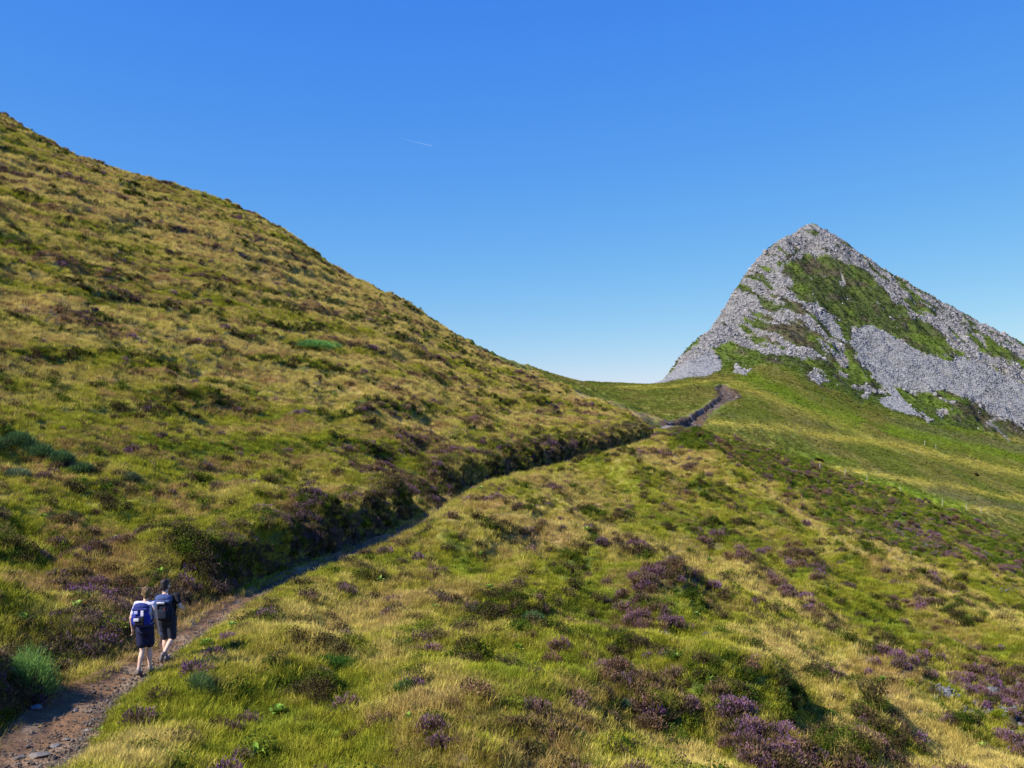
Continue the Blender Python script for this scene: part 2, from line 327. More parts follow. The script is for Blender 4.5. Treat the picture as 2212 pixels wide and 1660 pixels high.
# ------------------------------------------------------------------ what grows where (fractions, from noise in metres and patches seen in the place)
# picture column, row, half sizes, tilt in degrees, strength: patches on the surface that is seen there
def band(px, py, poly, w):
    g = np.full(px.shape, 1e9)
    for i in range(len(poly) - 1):
        (x1, y1), (x2, y2) = poly[i], poly[i + 1]
        t = np.clip(((px - x1) * (x2 - x1) + (py - y1) * (y2 - y1)) / ((x2 - x1) ** 2 + (y2 - y1) ** 2), 0, 1)
        g = np.minimum(g, (px - x1 - t * (x2 - x1)) ** 2 + (py - y1 - t * (y2 - y1)) ** 2)
    return np.exp(-g / w ** 2)

MIDTOP = [(1440, 912), (1480, 925), (1560, 950), (1640, 968), (1740, 997), (1850, 1040), (2000, 1092), (2110, 1120), (2212, 1168), (2400, 1228)]
def midslope(px, py, y):
    top = np.interp(px, [p[0] for p in MIDTOP], [p[1] for p in MIDTOP])
    return (px > 1440) & (y > 92) & (py > top - 4) & (y < 172)

def fields(x, y, z, s):
    yy = np.where(y > 1, y, 1e3)
    px = CX + FPX * x / yy; py = CY - FPX * z / yy
    vis = (y > 1)
    wx = px + 26 * gnoise(x / 2.2, y / 2.2, 70) * np.clip(30 / yy, .3, 1.5); wy = py + 16 * gnoise(x / 2.2, y / 2.2, 71) * np.clip(30 / yy, .3, 1.5)
    mid = midslope(px, py, y) & vis
    hill = (x < PLX(y)) 
    n1 = patchn(x, y, 72, 3.2, 4.4); n2 = patchn(x, y, 73, 2.4, 3.2); n3 = patchn(x, y, 74, 7, 9); n4 = fbm(x / 1.1, y / 1.3, 75, 3)
    ter = np.sin((z + 0.9 * fbm(x / 14, y / 14, 31, 3)) * 2 * math.pi / 2.5 + 1.0) * sstep(28, 60, y) * hill * vis; n2 = n2 + .30 * ter; n1 = n1 + .12 * ter; n3 = n3 - .22 * ter
    H = sstep(0.42, 0.80, n1 + 0.25 * n4 + 0.95 * guide(wx, wy, HEATH) * vis - 0.10)
    D = sstep(0.42, 0.75, n2 + 0.25 * n4 + 1.0 * guide(wx, wy, DARK) * vis - 0.05)
    S = np.clip(0.45 + (0.5 - .10 * hill) * n3 + (0.28 - .1 * hill) * n4 + .13 * hill * sstep(24, 60, y) + 0.9 * guide(wx, wy, STRAW) * vis - 0.5 * guide(wx, wy, LUSH) * vis + 0.10 * hill, 0, 1)
    Lr = -s - half_width(np.clip(y, 3, 160))
    bank = sstep(-0.1, 0.3, Lr) * (1 - sstep(0.9, 1.9, Lr + 0.8 * n4 - 1.3 * sstep(60, 90, y))) * (np.abs(s) < 9)
    H = np.maximum(H, bank * .8 * sstep(-0.4, 0.4, n1)); D = np.maximum(D, bank * 0.75)
    out = (s > 0) & (s < 3)
    H = np.where(out, H * sstep(0.8, 2.4, s), H); D = np.where(out, D * sstep(0.8, 2.4, s), D)
    D = np.where(mid, np.maximum(D, sstep(-0.45, 0.15, n2 + .15)), D); H = np.where(mid, np.maximum(H * 0.9, 0.8 * sstep(-0.1, 0.5, n1)), H)
    S = np.where(mid, S * 0.45, S)
    straw_edge = band(px, py, [(1640, 1052), (1740, 1124), (1850, 1192), (2000, 1268), (2212, 1360)], 13) * vis * (y < 95) * (x > 12)
    S = np.maximum(S, straw_edge * .9); D = D * (1 - straw_edge); H = H * (1 - straw_edge)
    return dict(H=H, D=D, S=S, L=guide(wx, wy, LUSH) * vis, px=px, py=py, mid=mid, bank=bank, n4=n4, n3=n3, n1=n1, n2=n2)
def PLX(y): return np.interp(y, PL[:, 1], PL[:, 0])

def mixc(a, b, t): return a * (1 - t[..., None]) + np.asarray(b) * t[..., None]
LUSHC = np.array([0.16, 0.20, 0.018]); OLIVE = np.array([0.20, 0.19, 0.03]); STRAWC = np.array([0.36, 0.275, 0.10]); RUST = np.array([0.27, 0.155, 0.07])
HEATHC = np.array([0.085, 0.062, 0.045]); SHRUBC = np.array([0.055, 0.085, 0.018]); DIRT = np.array([0.10, 0.067, 0.045])
def ground_colour(x, y, z, s, s2, F):
    yy = np.where(y > 1, y, 1e3); px, py = F['px'], F['py']
    c = np.ones(x.shape + (3,)) * LUSHC
    c = mixc(c, OLIVE, sstep(0.1, 0.45, F['S'])); c = mixc(c, STRAWC * 0.8, sstep(0.45, 0.95, F['S']))
    c = mixc(c, RUST, 0.5 * sstep(0.1, 0.7, F['n1'] - F['n2']))
    c = mixc(c, SHRUBC, 0.85 * F['D']); c = mixc(c, HEATHC, 0.8 * F['H'])
    # bare earth next to the tread and on the cut
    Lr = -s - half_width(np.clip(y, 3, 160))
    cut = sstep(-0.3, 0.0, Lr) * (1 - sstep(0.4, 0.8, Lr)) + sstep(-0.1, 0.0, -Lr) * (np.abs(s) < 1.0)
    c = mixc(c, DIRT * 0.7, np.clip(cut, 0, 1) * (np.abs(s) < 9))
    # the saddle and the meadows under the peak
    r = np.hypot(x, y); md = (y > 172) | ((y > 130) & (px > 1440) & ~F['mid'])
    md = md & (x > -30)
    sx = (px + 20 * gnoise(x / 18, y / 30, 90)); sy = py + 5 * gnoise(x / 9, y / 18, 91)
    n = fbm(x / 16, y / 40, 92, 4); nb = fbm(x / 3, y / 9, 93, 3)
    m = mixc(np.ones(c.shape) * np.array([0.135, 0.155, 0.024]), [0.20, 0.17, 0.045], np.clip(sstep(-0.5, 0.6, n) * .8 + .1 * nb, 0, 1))
    v = lambda pts: [(1326.6 + X * 0.4003, 464.3 + Y * 0.4003) for X, Y in pts]
    yb = band(sx, sy, v([(480, 1120), (900, 1150), (1100, 1190), (1500, 1240), (1900, 1340), (2300, 1420)]), 9) + band(sx, sy, v([(1130, 1360), (1400, 1405), (1700, 1450), (2260, 1545)]), 6) \
        + band(sx, sy, v([(1600, 1535), (1900, 1570), (2300, 1640)]), 5) + .7 * band(sx, sy, v([(600, 900), (900, 1010), (1400, 1200)]), 10) + 0.8 * band(sx, sy, v([(0, 930), (300, 930), (560, 890)]), 4) + .8 * band(sx, sy, v([(320, 1190), (700, 1290), (1000, 1330), (1200, 1370)]), 4)
    m = mixc(m, [0.42, 0.35, 0.07], np.clip(yb, 0, 1) * .66)
    gb = band(sx, sy, v([(1350, 1450), (1600, 1500), (1900, 1570)]), 14) + band(sx, sy, v([(1500, 1150), (1900, 1240), (2300, 1330)]), 14) + .7 * band(sx, sy, v([(900, 1290), (1300, 1330)]), 8) + .9 * band(sx, sy, v([(1500, 1040), (1800, 1140), (1960, 1160)]), 10) \
        + .8 * band(sx, sy, v([(700, 860), (1000, 1000), (1300, 1120)]), 16)
    m = mixc(m, [0.15, 0.225, 0.012], np.clip(gb, 0, 1) * .75)
    bb = band(sx, sy, v([(1500, 1110), (1800, 1190), (2300, 1290)]), 10) + band(sx, sy, v([(1700, 1480), (2000, 1560), (2212, 1590)]), 9) + .6 * band(sx, sy, v([(950, 1105), (1200, 1160)]), 3) + .5 * band(sx, sy, v([(560, 1070), (650, 1090)]), 3)
    m = mixc(m, [0.125, 0.10, 0.075], np.clip(bb, 0, 1) * .4)
    m = m * (1 + 0.22 * nb[..., None])
    c = np.where(md[..., None], m, c)
    # the worn gully on the saddle
    w = np.interp(y, [160, 200, 240, 270, 300, 325, 338], [1.0, 1.2, 1.5, 2.5, 2.7, 1.9, 0.6]) * (1 + 0.3 * gnoise(x / 3, y / 5, 61))
    w = w + .9 * sstep(215, 190, y); k = sstep(1.4, 1.1, np.abs(s2) / w); rr = gnoise(x / 1.3, y / 4, 95)
    c = mixc(c, [0.085, 0.052, 0.036], k * .95); c = mixc(c, [0.15, 0.13, 0.12], k * sstep(0.05, 0.35, rr) * .8)
    return c

def CRP(pts): return [(1326.6 + X * 0.4003, 464.3 + Y * 0.4003) for X, Y in pts]
ROCK_A = CRP([(150, 960), (210, 925), (330, 820), (440, 700), (540, 570), (600, 450), (640, 380), (680, 300), (780, 220), (860, 140), (980, 60), (1060, 30), (1220, 100), (1420, 230), (1620, 360), (1820, 480), (2020, 590), (2260, 740), (2600, 980), (2600, 1330), (2212, 1140), (2100, 1100), (2000, 1050), (1920, 990), (1780, 950), (1620, 960), (1520, 930), (1450, 900), (1400, 880), (1360, 830), (1300, 740), (1262, 690), (1235, 740), (1250, 820), (1180, 800), (1100, 760), (1050, 780), (950, 740), (870, 750), (800, 750), (700, 710), (640, 680), (520, 720), (580, 800), (570, 830), (500, 880), (350, 900)])
GREENS = [CRP(p) for p in (
    [(1050, 205), (1150, 220), (1230, 240), (1330, 290), (1400, 350), (1460, 410), (1540, 480), (1620, 560), (1750, 640), (1850, 720), (1900, 760), (1820, 795), (1700, 760), (1620, 720), (1550, 670), (1480, 650), (1430, 620), (1350, 592), (1290, 620), (1270, 690), (1250, 690), (1225, 620), (1180, 540), (1100, 480), (1060, 500), (1000, 470), (960, 410), (950, 340), (890, 300), (940, 260)],
    [(1990, 640), (2130, 720), (2260, 800), (2400, 900), (2260, 860), (2100, 790), (2010, 720)],
    [(980, 185), (920, 230), (870, 275), (890, 280), (950, 240), (990, 200)])]
SCREES = [CRP(p) for p in (
    [(1285, 650), (1300, 620), (1360, 597), (1430, 620), (1550, 690), (1620, 730), (1700, 765), (1820, 792), (1880, 765), (1980, 800), (2212, 930), (2400, 1040), (2400, 1230), (2212, 1130), (2080, 1090), (1930, 990), (1780, 950), (1620, 960), (1450, 900), (1360, 830), (1290, 720)],
    [(150, 960), (210, 925), (350, 820), (520, 745), (580, 800), (570, 830), (500, 880), (350, 900)],
    [(1380, 870), (1500, 905), (1560, 1000), (1640, 1090), (1560, 1075), (1440, 1025), (1430, 990), (1500, 980)],
    [(1110, 500), (1160, 540), (1220, 600), (1240, 690), (1180, 660), (1110, 560)])]
BITS = [CRP(p) for p in ([(1030, 845), (1060, 845), (1160, 905), (1110, 905)], [(640, 840), (660, 800), (690, 830), (750, 835), (700, 855)], [(1320, 930), (1370, 940), (1380, 990), (1350, 985)], [(1745, 1060), (1790, 1060), (1770, 1100)],
        [(1640, 1090), (1720, 1120), (1690, 1130)], [(1220, 310), (1240, 380), (1225, 380)], [(1480, 545), (1530, 550), (1510, 570)], [(1570, 530), (1620, 545), (1600, 565)])]
def mountain_masks(x, y, z):
    px = CX + FPX * x / y; py = CY - FPX * z / y
    jx = px + 9 * fbm(x / 9, z / 9, 101, 4); jy = py + 9 * fbm(x / 9, z / 9, 102, 4)
    A = inpoly(jx, jy, ROCK_A); 
    for g in GREENS: A &= ~inpoly(jx, jy, g)
    # broken ground between crags: tufts of heather and grass in the gullies
    Xc = (px - 1326.6) / 0.4003; Yc = (py - 464.3) / 0.4003
    c_, s_ = math.cos(R(-55)), math.sin(R(-55))
    uu = x * c_ + z * s_; vv = -x * s_ + z * c_
    mott = fbm(uu / 15, vv / 5, 103, 5)
    area = np.exp(-ellm(Xc, Yc, 1000, 640, 260, 120, 15)) * 1.15 + np.exp(-ellm(Xc, Yc, 850, 450, 110, 50, 0)) * .8 + np.exp(-ellm(Xc, Yc, 1700, 480, 500, 60, 36)) * .8 + np.exp(-ellm(Xc, Yc, 760, 300, 260, 50, -45)) * .55 + .25
    scree = np.zeros(px.shape, bool)
    kx = px + 4 * fbm(x / 6, z / 6, 105, 3); ky = py + 4 * fbm(x / 6, z / 6, 106, 3)
    for g in SCREES: scree |= inpoly(kx, ky, g)
    veg = A & ~scree & (mott + area * .75 > 0.72)
    A = (A & ~veg) | scree
    for g in BITS: A |= inpoly(jx, jy, g)
    spr = (gnoise(x / 2.2, z / 2.2, 107) > 0.80) & (Yc < 1130) & (Yc > 300)
    spr2 = (Xc > 1250) & (Xc < 1500) & (Yc > 250) & (Yc < 700) & (gnoise(x / 2.5, z / 5, 109) > 0.72)
    lower = (Xc > 1000) & (Yc > 760) & (Yc < 1080) & (fbm(x / 7, z / 5, 108, 3) > 0.55)
    base = (Yc < np.interp(Xc, [500, 900, 1100, 1400, 1700, 2200], [800, 760, 900, 1010, 1120, 1180]))
    A |= (spr | spr2 | lower) & base & (y > 395)
    pth = np.maximum(band(px, py, CRP([(2190, 890), (2160, 960), (2130, 1040), (2080, 1085), (2010, 1130)]), 2.2), band(px, py, CRP([(2010, 1120), (2060, 1150), (2110, 1200), (2130, 1220)]), 1.6))
    ribs = np.maximum.reduce([band(px + 2 * gnoise(x / 4, z / 4, 111), py, CRP(p), 1.5) for p in ([(1060, 525), (1100, 475)], [(820, 745), (900, 705)], [(1225, 320), (1245, 375)])])
    return A, scree, pth, ribs, veg, px, py, Xc, Yc
def mountain_colour(x, y, z, c0):
    A, scree, pth, ribs, veg, px, py, Xc, Yc = mountain_masks(x, y, z)
    n = fbm(x / 12, z / 12, 120, 4); n2 = fbm(x / 2.5, z / 2.5, 121, 3)
    g = mixc(np.ones(x.shape + (3,)) * np.array([0.062, 0.082, 0.022]), [0.10, 0.14, 0.022], sstep(-0.1, 0.6, n + 0.9 * (Yc > 640) * (Yc < 1130) * (Xc > 500) * .7 - .15))
    g = mixc(g, [0.085, 0.065, 0.045], sstep(0.0, 0.6, fbm(x / 9, z / 6, 122, 3) + 0.9 * np.exp(-ellm(Xc, Yc, 1060, 280, 160, 50, 20)) + 0.9 * np.exp(-ellm(Xc, Yc, 1000, 640, 260, 120, 15)) + np.exp(-ellm(Xc, Yc, 2000, 1080, 300, 70, 25)) - .25) * .8)
    g = g * (1 + .25 * n2[..., None])
    low = sstep(-12, 10, Yc - np.interp(Xc, [200, 520, 700, 900, 1100, 1400, 1700, 2200, 2600], [930, 850, 830, 800, 930, 1030, 1130, 1200, 1300]) + 20 * n)
    g = mixc(g, [0, 0, 0], low) + c0 * low[..., None]
    rk = np.ones(x.shape + (3,)) * np.array([0.22, 0.212, 0.21]) * (0.95 + .18 * n2[..., None])
    rk = np.where(scree[..., None], np.array([0.18, 0.177, 0.185]) * (1 + .08 * n2[..., None]), rk)
    rk = mixc(rk, [0.27, 0.21, 0.17], 0.4 * sstep(0.2, 0.8, fbm(x / 14, z / 8, 124, 3)) * (~scree))
    c = np.where(A[..., None], rk, g)
    c = mixc(c, [0.36, 0.34, 0.33], np.clip(ribs * .8, 0, 1)); c = mixc(c, [0.36, 0.33, 0.30], np.clip(pth, 0, 1))
    return c, np.maximum(A.astype(float), (ribs > .5).astype(float)), scree

# ------------------------------------------------------------------ materials
def mat(name):
    m = bpy.data.materials.new(name); m.use_nodes = True; m.node_tree.nodes.clear(); return m
def N(m, t, **kw):
    n = m.node_tree.nodes.new(t)
    for k, v in kw.items(): setattr(n, k, v)
    return n
def LK(m, a, b): m.node_tree.links.new(a, b)
def simple(name, rgb, rough=0.7, var=0.12, scale=30.0, bump=0.0, spec=0.3):
    m = mat(name); o = N(m, 'ShaderNodeOutputMaterial'); p = N(m, 'ShaderNodeBsdfPrincipled'); tc = N(m, 'ShaderNodeTexCoord'); nz = N(m, 'ShaderNodeTexNoise')
    nz.inputs['Scale'].default_value = scale; nz.inputs['Detail'].default_value = 4; LK(m, tc.outputs['Object'], nz.inputs['Vector'])
    mp = N(m, 'ShaderNodeMapRange'); mp.inputs['To Min'].default_value = 1 - var; mp.inputs['To Max'].default_value = 1 + var; mp.inputs['From Min'].default_value = .3; mp.inputs['From Max'].default_value = .7
    LK(m, nz.outputs['Fac'], mp.inputs['Value'])
    vm = N(m, 'ShaderNodeVectorMath', operation='SCALE'); vm.inputs[0].default_value = rgb; LK(m, mp.outputs[0], vm.inputs['Scale']); LK(m, vm.outputs[0], p.inputs['Base Color'])
    p.inputs['Roughness'].default_value = rough; p.inputs['Specular IOR Level'].default_value = spec
    if bump:
        b = N(m, 'ShaderNodeBump'); b.inputs['Strength'].default_value = 1; b.inputs['Distance'].default_value = bump; LK(m, nz.outputs['Fac'], b.inputs['Height']); LK(m, b.outputs[0], p.inputs['Normal'])
    LK(m, p.outputs[0], o.inputs['Surface']); return m

def ground_material(name, scales, var, bumpd, rock=False):
    m = mat(name); o = N(m, 'ShaderNodeOutputMaterial'); p = N(m, 'ShaderNodeBsdfPrincipled'); p.inputs['Roughness'].default_value = .95; p.inputs['Specular IOR Level'].default_value = 0.1
    at = N(m, 'ShaderNodeAttribute', attribute_name='tint'); g = N(m, 'ShaderNodeNewGeometry')
    prev = at.outputs['Color']; hs = None
    for i, sc in enumerate(scales):
        nz = N(m, 'ShaderNodeTexNoise'); nz.inputs['Scale'].default_value = sc; nz.inputs['Detail'].default_value = 5; nz.inputs['Roughness'].default_value = .65
        LK(m, g.outputs['Position'], nz.inputs['Vector'])
        mp = N(m, 'ShaderNodeMapRange'); mp.inputs['From Min'].default_value = .3; mp.inputs['From Max'].default_value = .7; mp.inputs['To Min'].default_value = 1 - var; mp.inputs['To Max'].default_value = 1 + var
        LK(m, nz.outputs['Fac'], mp.inputs['Value'])
        vm = N(m, 'ShaderNodeVectorMath', operation='SCALE'); LK(m, prev, vm.inputs[0]); LK(m, mp.outputs[0], vm.inputs['Scale']); prev = vm.outputs[0]
        if i == 0: hs = nz.outputs['Fac']
    h = hs
    if rock:
        ra = N(m, 'ShaderNodeAttribute', attribute_name='rock')
        vo = N(m, 'ShaderNodeTexVoronoi'); vo.inputs['Scale'].default_value = 0.55; LK(m, g.outputs['Position'], vo.inputs['Vector'])
        cv_ = N(m, 'ShaderNodeMapRange'); cv_.inputs['To Min'].default_value = .62; cv_.inputs['To Max'].default_value = 1.25
        sp = N(m, 'ShaderNodeSeparateColor'); LK(m, vo.outputs['Color'], sp.inputs[0]); LK(m, sp.outputs[0], cv_.inputs['Value'])
        vm = N(m, 'ShaderNodeVectorMath', operation='SCALE'); LK(m, prev, vm.inputs[0]); LK(m, cv_.outputs[0], vm.inputs['Scale'])
        mx = N(m, 'ShaderNodeMix', data_type='RGBA'); LK(m, ra.outputs['Fac'], mx.inputs[0]); LK(m, prev, mx.inputs[6]); LK(m, vm.outputs[0], mx.inputs[7]); prev = mx.outputs[2]
        mm = N(m, 'ShaderNodeMath', operation='MULTIPLY'); LK(m, vo.outputs['Distance'], mm.inputs[0]); LK(m, ra.outputs['Fac'], mm.inputs[1])
        ad = N(m, 'ShaderNodeMath', operation='MULTIPLY_ADD'); LK(m, mm.outputs[0], ad.inputs[0]); ad.inputs[1].default_value = -1.1; LK(m, hs, ad.inputs[2]); h = ad.outputs[0]
    b = N(m, 'ShaderNodeBump'); b.inputs['Strength'].default_value = 1.0; b.inputs['Distance'].default_value = bumpd; LK(m, h, b.inputs['Height']); LK(m, b.outputs[0], p.inputs['Normal'])
    LK(m, prev, p.inputs['Base Color']); LK(m, p.outputs[0], o.inputs['Surface']); return m

M_HILL = ground_material('hillside turf', [6.0, 1.3], .28, .06)
M_MEAD = ground_material('meadow turf', [1.6, .35], .18, .25)
M_PEAK = ground_material('mountain rock and turf', [1.1, .25], .16, 1.1, rock=True)

# ------------------------------------------------------------------ terrain sheets
def tag(o, label=None, cat=None, group=None, kind=None):
    if label: o['label'] = label
    if cat: o['category'] = cat
    if group: o['group'] = group
    if kind: o['kind'] = kind
    return o
def mesh_from(name, V, Fq, m, attrs=None, smooth=True, link=True, parent=None):
    me = bpy.data.meshes.new(name); V = np.asarray(V, np.float32); Fq = np.asarray(Fq, np.int32); k = Fq.shape[1]
    me.vertices.add(len(V)); me.vertices.foreach_set('co', V.ravel())
    me.loops.add(Fq.size); me.loops.foreach_set('vertex_index', Fq.ravel())
    me.polygons.add(len(Fq)); me.polygons.foreach_set('loop_start', np.arange(0, Fq.size, k, dtype=np.int32))
    me.polygons.foreach_set('use_smooth', np.full(len(Fq), smooth))
    for an, (typ, dom, val) in (attrs or {}).items():
        a = me.attributes.new(an, typ, dom); a.data.foreach_set('color' if 'COLOR' in typ else ('vector' if typ == 'FLOAT_VECTOR' else 'value'), np.asarray(val, np.float32).ravel())
    me.update(); me.validate(); me.materials.append(m)
    o = bpy.data.objects.new(name, me)
    if link: col.objects.link(o)
    if parent: o.parent = parent
    return o

ua = np.arctan((np.arange(-160, 2380, 3.0) - CX) / FPX)
rest = np.linspace(ua[-1], ua[0] + 2 * math.pi, 110)[1:-1]
acol = np.concatenate([ua, rest])
lr = [math.log(1.6)]
while lr[-1] < math.log(30000):
    r_ = math.exp(lr[-1]); lr.append(lr[-1] + (0.02 if r_ < 9 else 0.0058 if r_ < 200 else 0.005 if r_ < 392 else 0.0022 if r_ < 640 else 0.03 if r_ < 1500 else 0.15))
lr = np.array(lr)
AA, LL = np.meshgrid(acol, lr, indexing='ij')
RR = np.exp(LL); GX = RR * np.sin(AA); GY = RR * np.cos(AA)
GX = GX.ravel(); GY = GY.ravel()
GZ, GS, GS2 = ground(GX, GY)
Fd = fields(GX, GY, GZ, GS)
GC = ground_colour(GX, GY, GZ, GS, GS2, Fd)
rock = np.zeros(GX.shape)
pk = (GY > 380) & (GX > 10)
GC[pk], rock[pk], scr_ = mountain_colour(GX[pk], GY[pk], GZ[pk], GC[pk])
disp = np.zeros(GX.shape); disp[pk] = rock[pk] * (0.5 * fbm(GX[pk] / 2.3, GY[pk] / 2.3, 130, 2) + 0.5 * np.abs(fbm(GX[pk] / 6, GY[pk] / 6, 131, 2)))
GZ = GZ + disp
nA, nR = len(acol), len(lr)
idx = np.arange(nA * nR).reshape(nA, nR)
jn = np.roll(idx, -1, axis=0)
Q = np.stack([idx[:, :-1], idx[:, 1:], jn[:, 1:], jn[:, :-1]], -1).reshape(-1, 4)[:, ::-1]
rq = np.exp(LL[:, :-1]).ravel()
GV = np.stack([GX, GY, GZ], 1)
COL4 = np.concatenate([np.clip(GC, 0.004, 1), np.ones((len(GC), 1))], 1)
def sheet(name, sel, m):
    q = Q[sel]; used = np.unique(q); mp = np.zeros(len(GV), np.int32); mp[used] = np.arange(len(used))
    return tag(mesh_from(name, GV[used], mp[q], m, {'tint': ('FLOAT_COLOR', 'POINT', COL4[used]), 'rock': ('FLOAT', 'POINT', rock[used])}), kind='structure')
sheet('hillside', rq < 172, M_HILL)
sheet('meadow', (rq >= 172) & (rq < 392), M_MEAD)
sheet('mountain', rq >= 392, M_PEAK)

# ------------------------------------------------------------------ the trodden path, one strip laid in its bed
def ground_z(x, y):
    z, _, _ = ground(np.atleast_1d(x), np.atleast_1d(y)); return z
def ray_hit(u, v, dmin=6.0, dmax=700.0):
    i = int(np.clip(round((u + 160) / 3), 0, len(ua) - 1)); rows = GZ.reshape(nA, nR)[i]; d = np.exp(lr) * math.cos(ua[i])
    py = CY - FPX * rows / d; ok = (py <= v) & (d > dmin) & (d < dmax); k = int(np.argmax(ok)) if ok.any() else nR - 1
    d0, d1 = d[k - 1], d[k]; t = float(np.clip((py[k - 1] - v) / (py[k - 1] - py[k] + 1e-9), 0, 1)); D = float(d0 + (d1 - d0) * t)
    return (u - CX) / FPX * D, D, float(rows[k - 1] + (rows[k] - rows[k - 1]) * t)

def strip():
    seg = np.sqrt((np.diff(PL[:, :2], axis=0) ** 2).sum(1)); acc = np.concatenate([[0], np.cumsum(seg)])
    al = np.arange(2, acc[-1], 0.11); P = np.stack([np.interp(al, acc, PL[:, k]) for k in range(3)], 1)
    T = np.gradient(P[:, :2], axis=0); T /= np.linalg.norm(T, axis=1)[:, None]; Nn = np.stack([T[:, 1], -T[:, 0]], 1)
    us = np.linspace(-1.35, 1.22, 17); hw = half_width(P[:, 1]) * (1 + 0.25 * gnoise(al / 1.7, al * 0, 51))
    X = P[:, 0, None] + Nn[:, 0, None] * hw[:, None] * us; Y = P[:, 1, None] + Nn[:, 1, None] * hw[:, None] * us
    Z = P[:, 2, None] + 0.07 * np.maximum(-us, 0)[None] ** 3 - 0.02 + 0.03 * fbm(X / .5, Y / .5, 140, 3) + 0.012 * gnoise(X / .11, Y / .11, 141)
    Z = Z - np.where(np.abs(us) > 1.2, 0.08, 0)[None]
    V = np.stack([X, Y, Z], -1).reshape(-1, 3); n, k = X.shape; ii = np.arange(n * k).reshape(n, k)
    q = np.stack([ii[:-1, :-1], ii[:-1, 1:], ii[1:, 1:], ii[1:, :-1]], -1).reshape(-1, 4)
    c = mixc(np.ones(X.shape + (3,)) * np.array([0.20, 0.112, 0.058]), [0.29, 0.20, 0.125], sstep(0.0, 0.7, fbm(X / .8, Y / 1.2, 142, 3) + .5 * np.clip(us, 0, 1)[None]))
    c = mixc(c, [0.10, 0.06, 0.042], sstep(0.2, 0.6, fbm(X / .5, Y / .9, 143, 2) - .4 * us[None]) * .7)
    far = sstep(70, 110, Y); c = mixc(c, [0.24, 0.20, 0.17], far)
    c = c.reshape(-1, 3)
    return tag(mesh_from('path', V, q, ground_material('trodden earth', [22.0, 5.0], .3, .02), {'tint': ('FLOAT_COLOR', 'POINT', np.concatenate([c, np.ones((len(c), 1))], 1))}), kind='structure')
path_obj = strip()

# ------------------------------------------------------------------ plant and stone pieces that are scattered as ground cover
def leaf_material(name, trans=0.35, mode='grass'):
    m = mat(name); o = N(m, 'ShaderNodeOutputMaterial'); di = N(m, 'ShaderNodeBsdfDiffuse'); tr = N(m, 'ShaderNodeBsdfTranslucent'); mx = N(m, 'ShaderNodeMixShader'); mx.inputs[0].default_value = trans
    at = N(m, 'ShaderNodeAttribute', attribute_name='tint', attribute_type='INSTANCER' if mode != 'own' else 'GEOMETRY')
    k = N(m, 'ShaderNodeAttribute', attribute_name='k')
    mp = N(m, 'ShaderNodeMapRange'); mp.inputs['To Min'].default_value = .62; mp.inputs['To Max'].default_value = 1.42; LK(m, k.outputs['Fac'], mp.inputs['Value'])
    vm = N(m, 'ShaderNodeVectorMath', operation='SCALE'); LK(m, at.outputs['Color'], vm.inputs[0]); LK(m, mp.outputs[0], vm.inputs['Scale']); c = vm.outputs[0]
    if mode == 'heather':
        fl = N(m, 'ShaderNodeAttribute', attribute_name='bloom', attribute_type='INSTANCER'); tp = N(m, 'ShaderNodeAttribute', attribute_name='tip')
        mu = N(m, 'ShaderNodeMath', operation='MULTIPLY'); LK(m, fl.outputs['Fac'], mu.inputs[0]); LK(m, tp.outputs['Fac'], mu.inputs[1])
        mc = N(m, 'ShaderNodeMix', data_type='RGBA'); LK(m, mu.outputs[0], mc.inputs[0]); LK(m, c, mc.inputs[6]); mc.inputs[7].default_value = (0.27, 0.125, 0.27, 1); c = mc.outputs[2]
    LK(m, c, di.inputs['Color']); LK(m, c, tr.inputs['Color']); LK(m, di.outputs[0], mx.inputs[1]); LK(m, tr.outputs[0], mx.inputs[2]); LK(m, mx.outputs[0], o.inputs['Surface'])
    return m
M_GRASS = leaf_material('grass blades', .35); M_HEATH = leaf_material('heather sprigs', .2, 'heather'); M_LEAF = leaf_material('small leaves', .3); M_OWN = leaf_material('bush leaves', .25, 'own')

def proto(name, T, K, TIP, m, smooth=False):
    T = np.asarray(T, np.float32).reshape(-1, 3, 3); V = T.reshape(-1, 3); F = np.arange(len(V)).reshape(-1, 3)
    o = mesh_from(name, V, F, m, {'k': ('FLOAT', 'FACE', K), 'tip': ('FLOAT', 'FACE', TIP)}, smooth=smooth, link=False)
    return o
def blade(T, K, TIP, b, h, lean, w, az, k, tip=0.0, curl=0.5, kink=None):
    dx, dy = math.cos(az), math.sin(az); sx, sy = -dy * w / 2, dx * w / 2
    m = (b[0] + dx * lean * .35, b[1] + dy * lean * .35, b[2] + h * .6); t = (b[0] + dx * lean, b[1] + dy * lean, b[2] + h)
    a1 = (b[0] - sx, b[1] - sy, b[2]); a2 = (b[0] + sx, b[1] + sy, b[2]); m1 = (m[0] - sx * .8, m[1] - sy * .8, m[2]); m2 = (m[0] + sx * .8, m[1] + sy * .8, m[2])
    T += [(a1, a2, m2), (a1, m2, m1), (m1, m2, t)]; K += [k] * 3; TIP += [tip] * 3
def make_grass(seed, n=60, rad=.15, h=(.09, .22), w=(.006, .011)):
    rd = random.Random(seed); T, K, P = [], [], []
    for i in range(n):
        a = rd.uniform(0, 6.283); r = rad * math.sqrt(rd.random()); hh = rd.uniform(*h) * (1 - .3 * r / rad)
        blade(T, K, P, (r * math.cos(a), r * math.sin(a), -.03), hh, rd.uniform(.25, .9) * hh, rd.uniform(*w), a + rd.gauss(0, .9), rd.random())
    return proto('grass', T, K, P, M_GRASS)
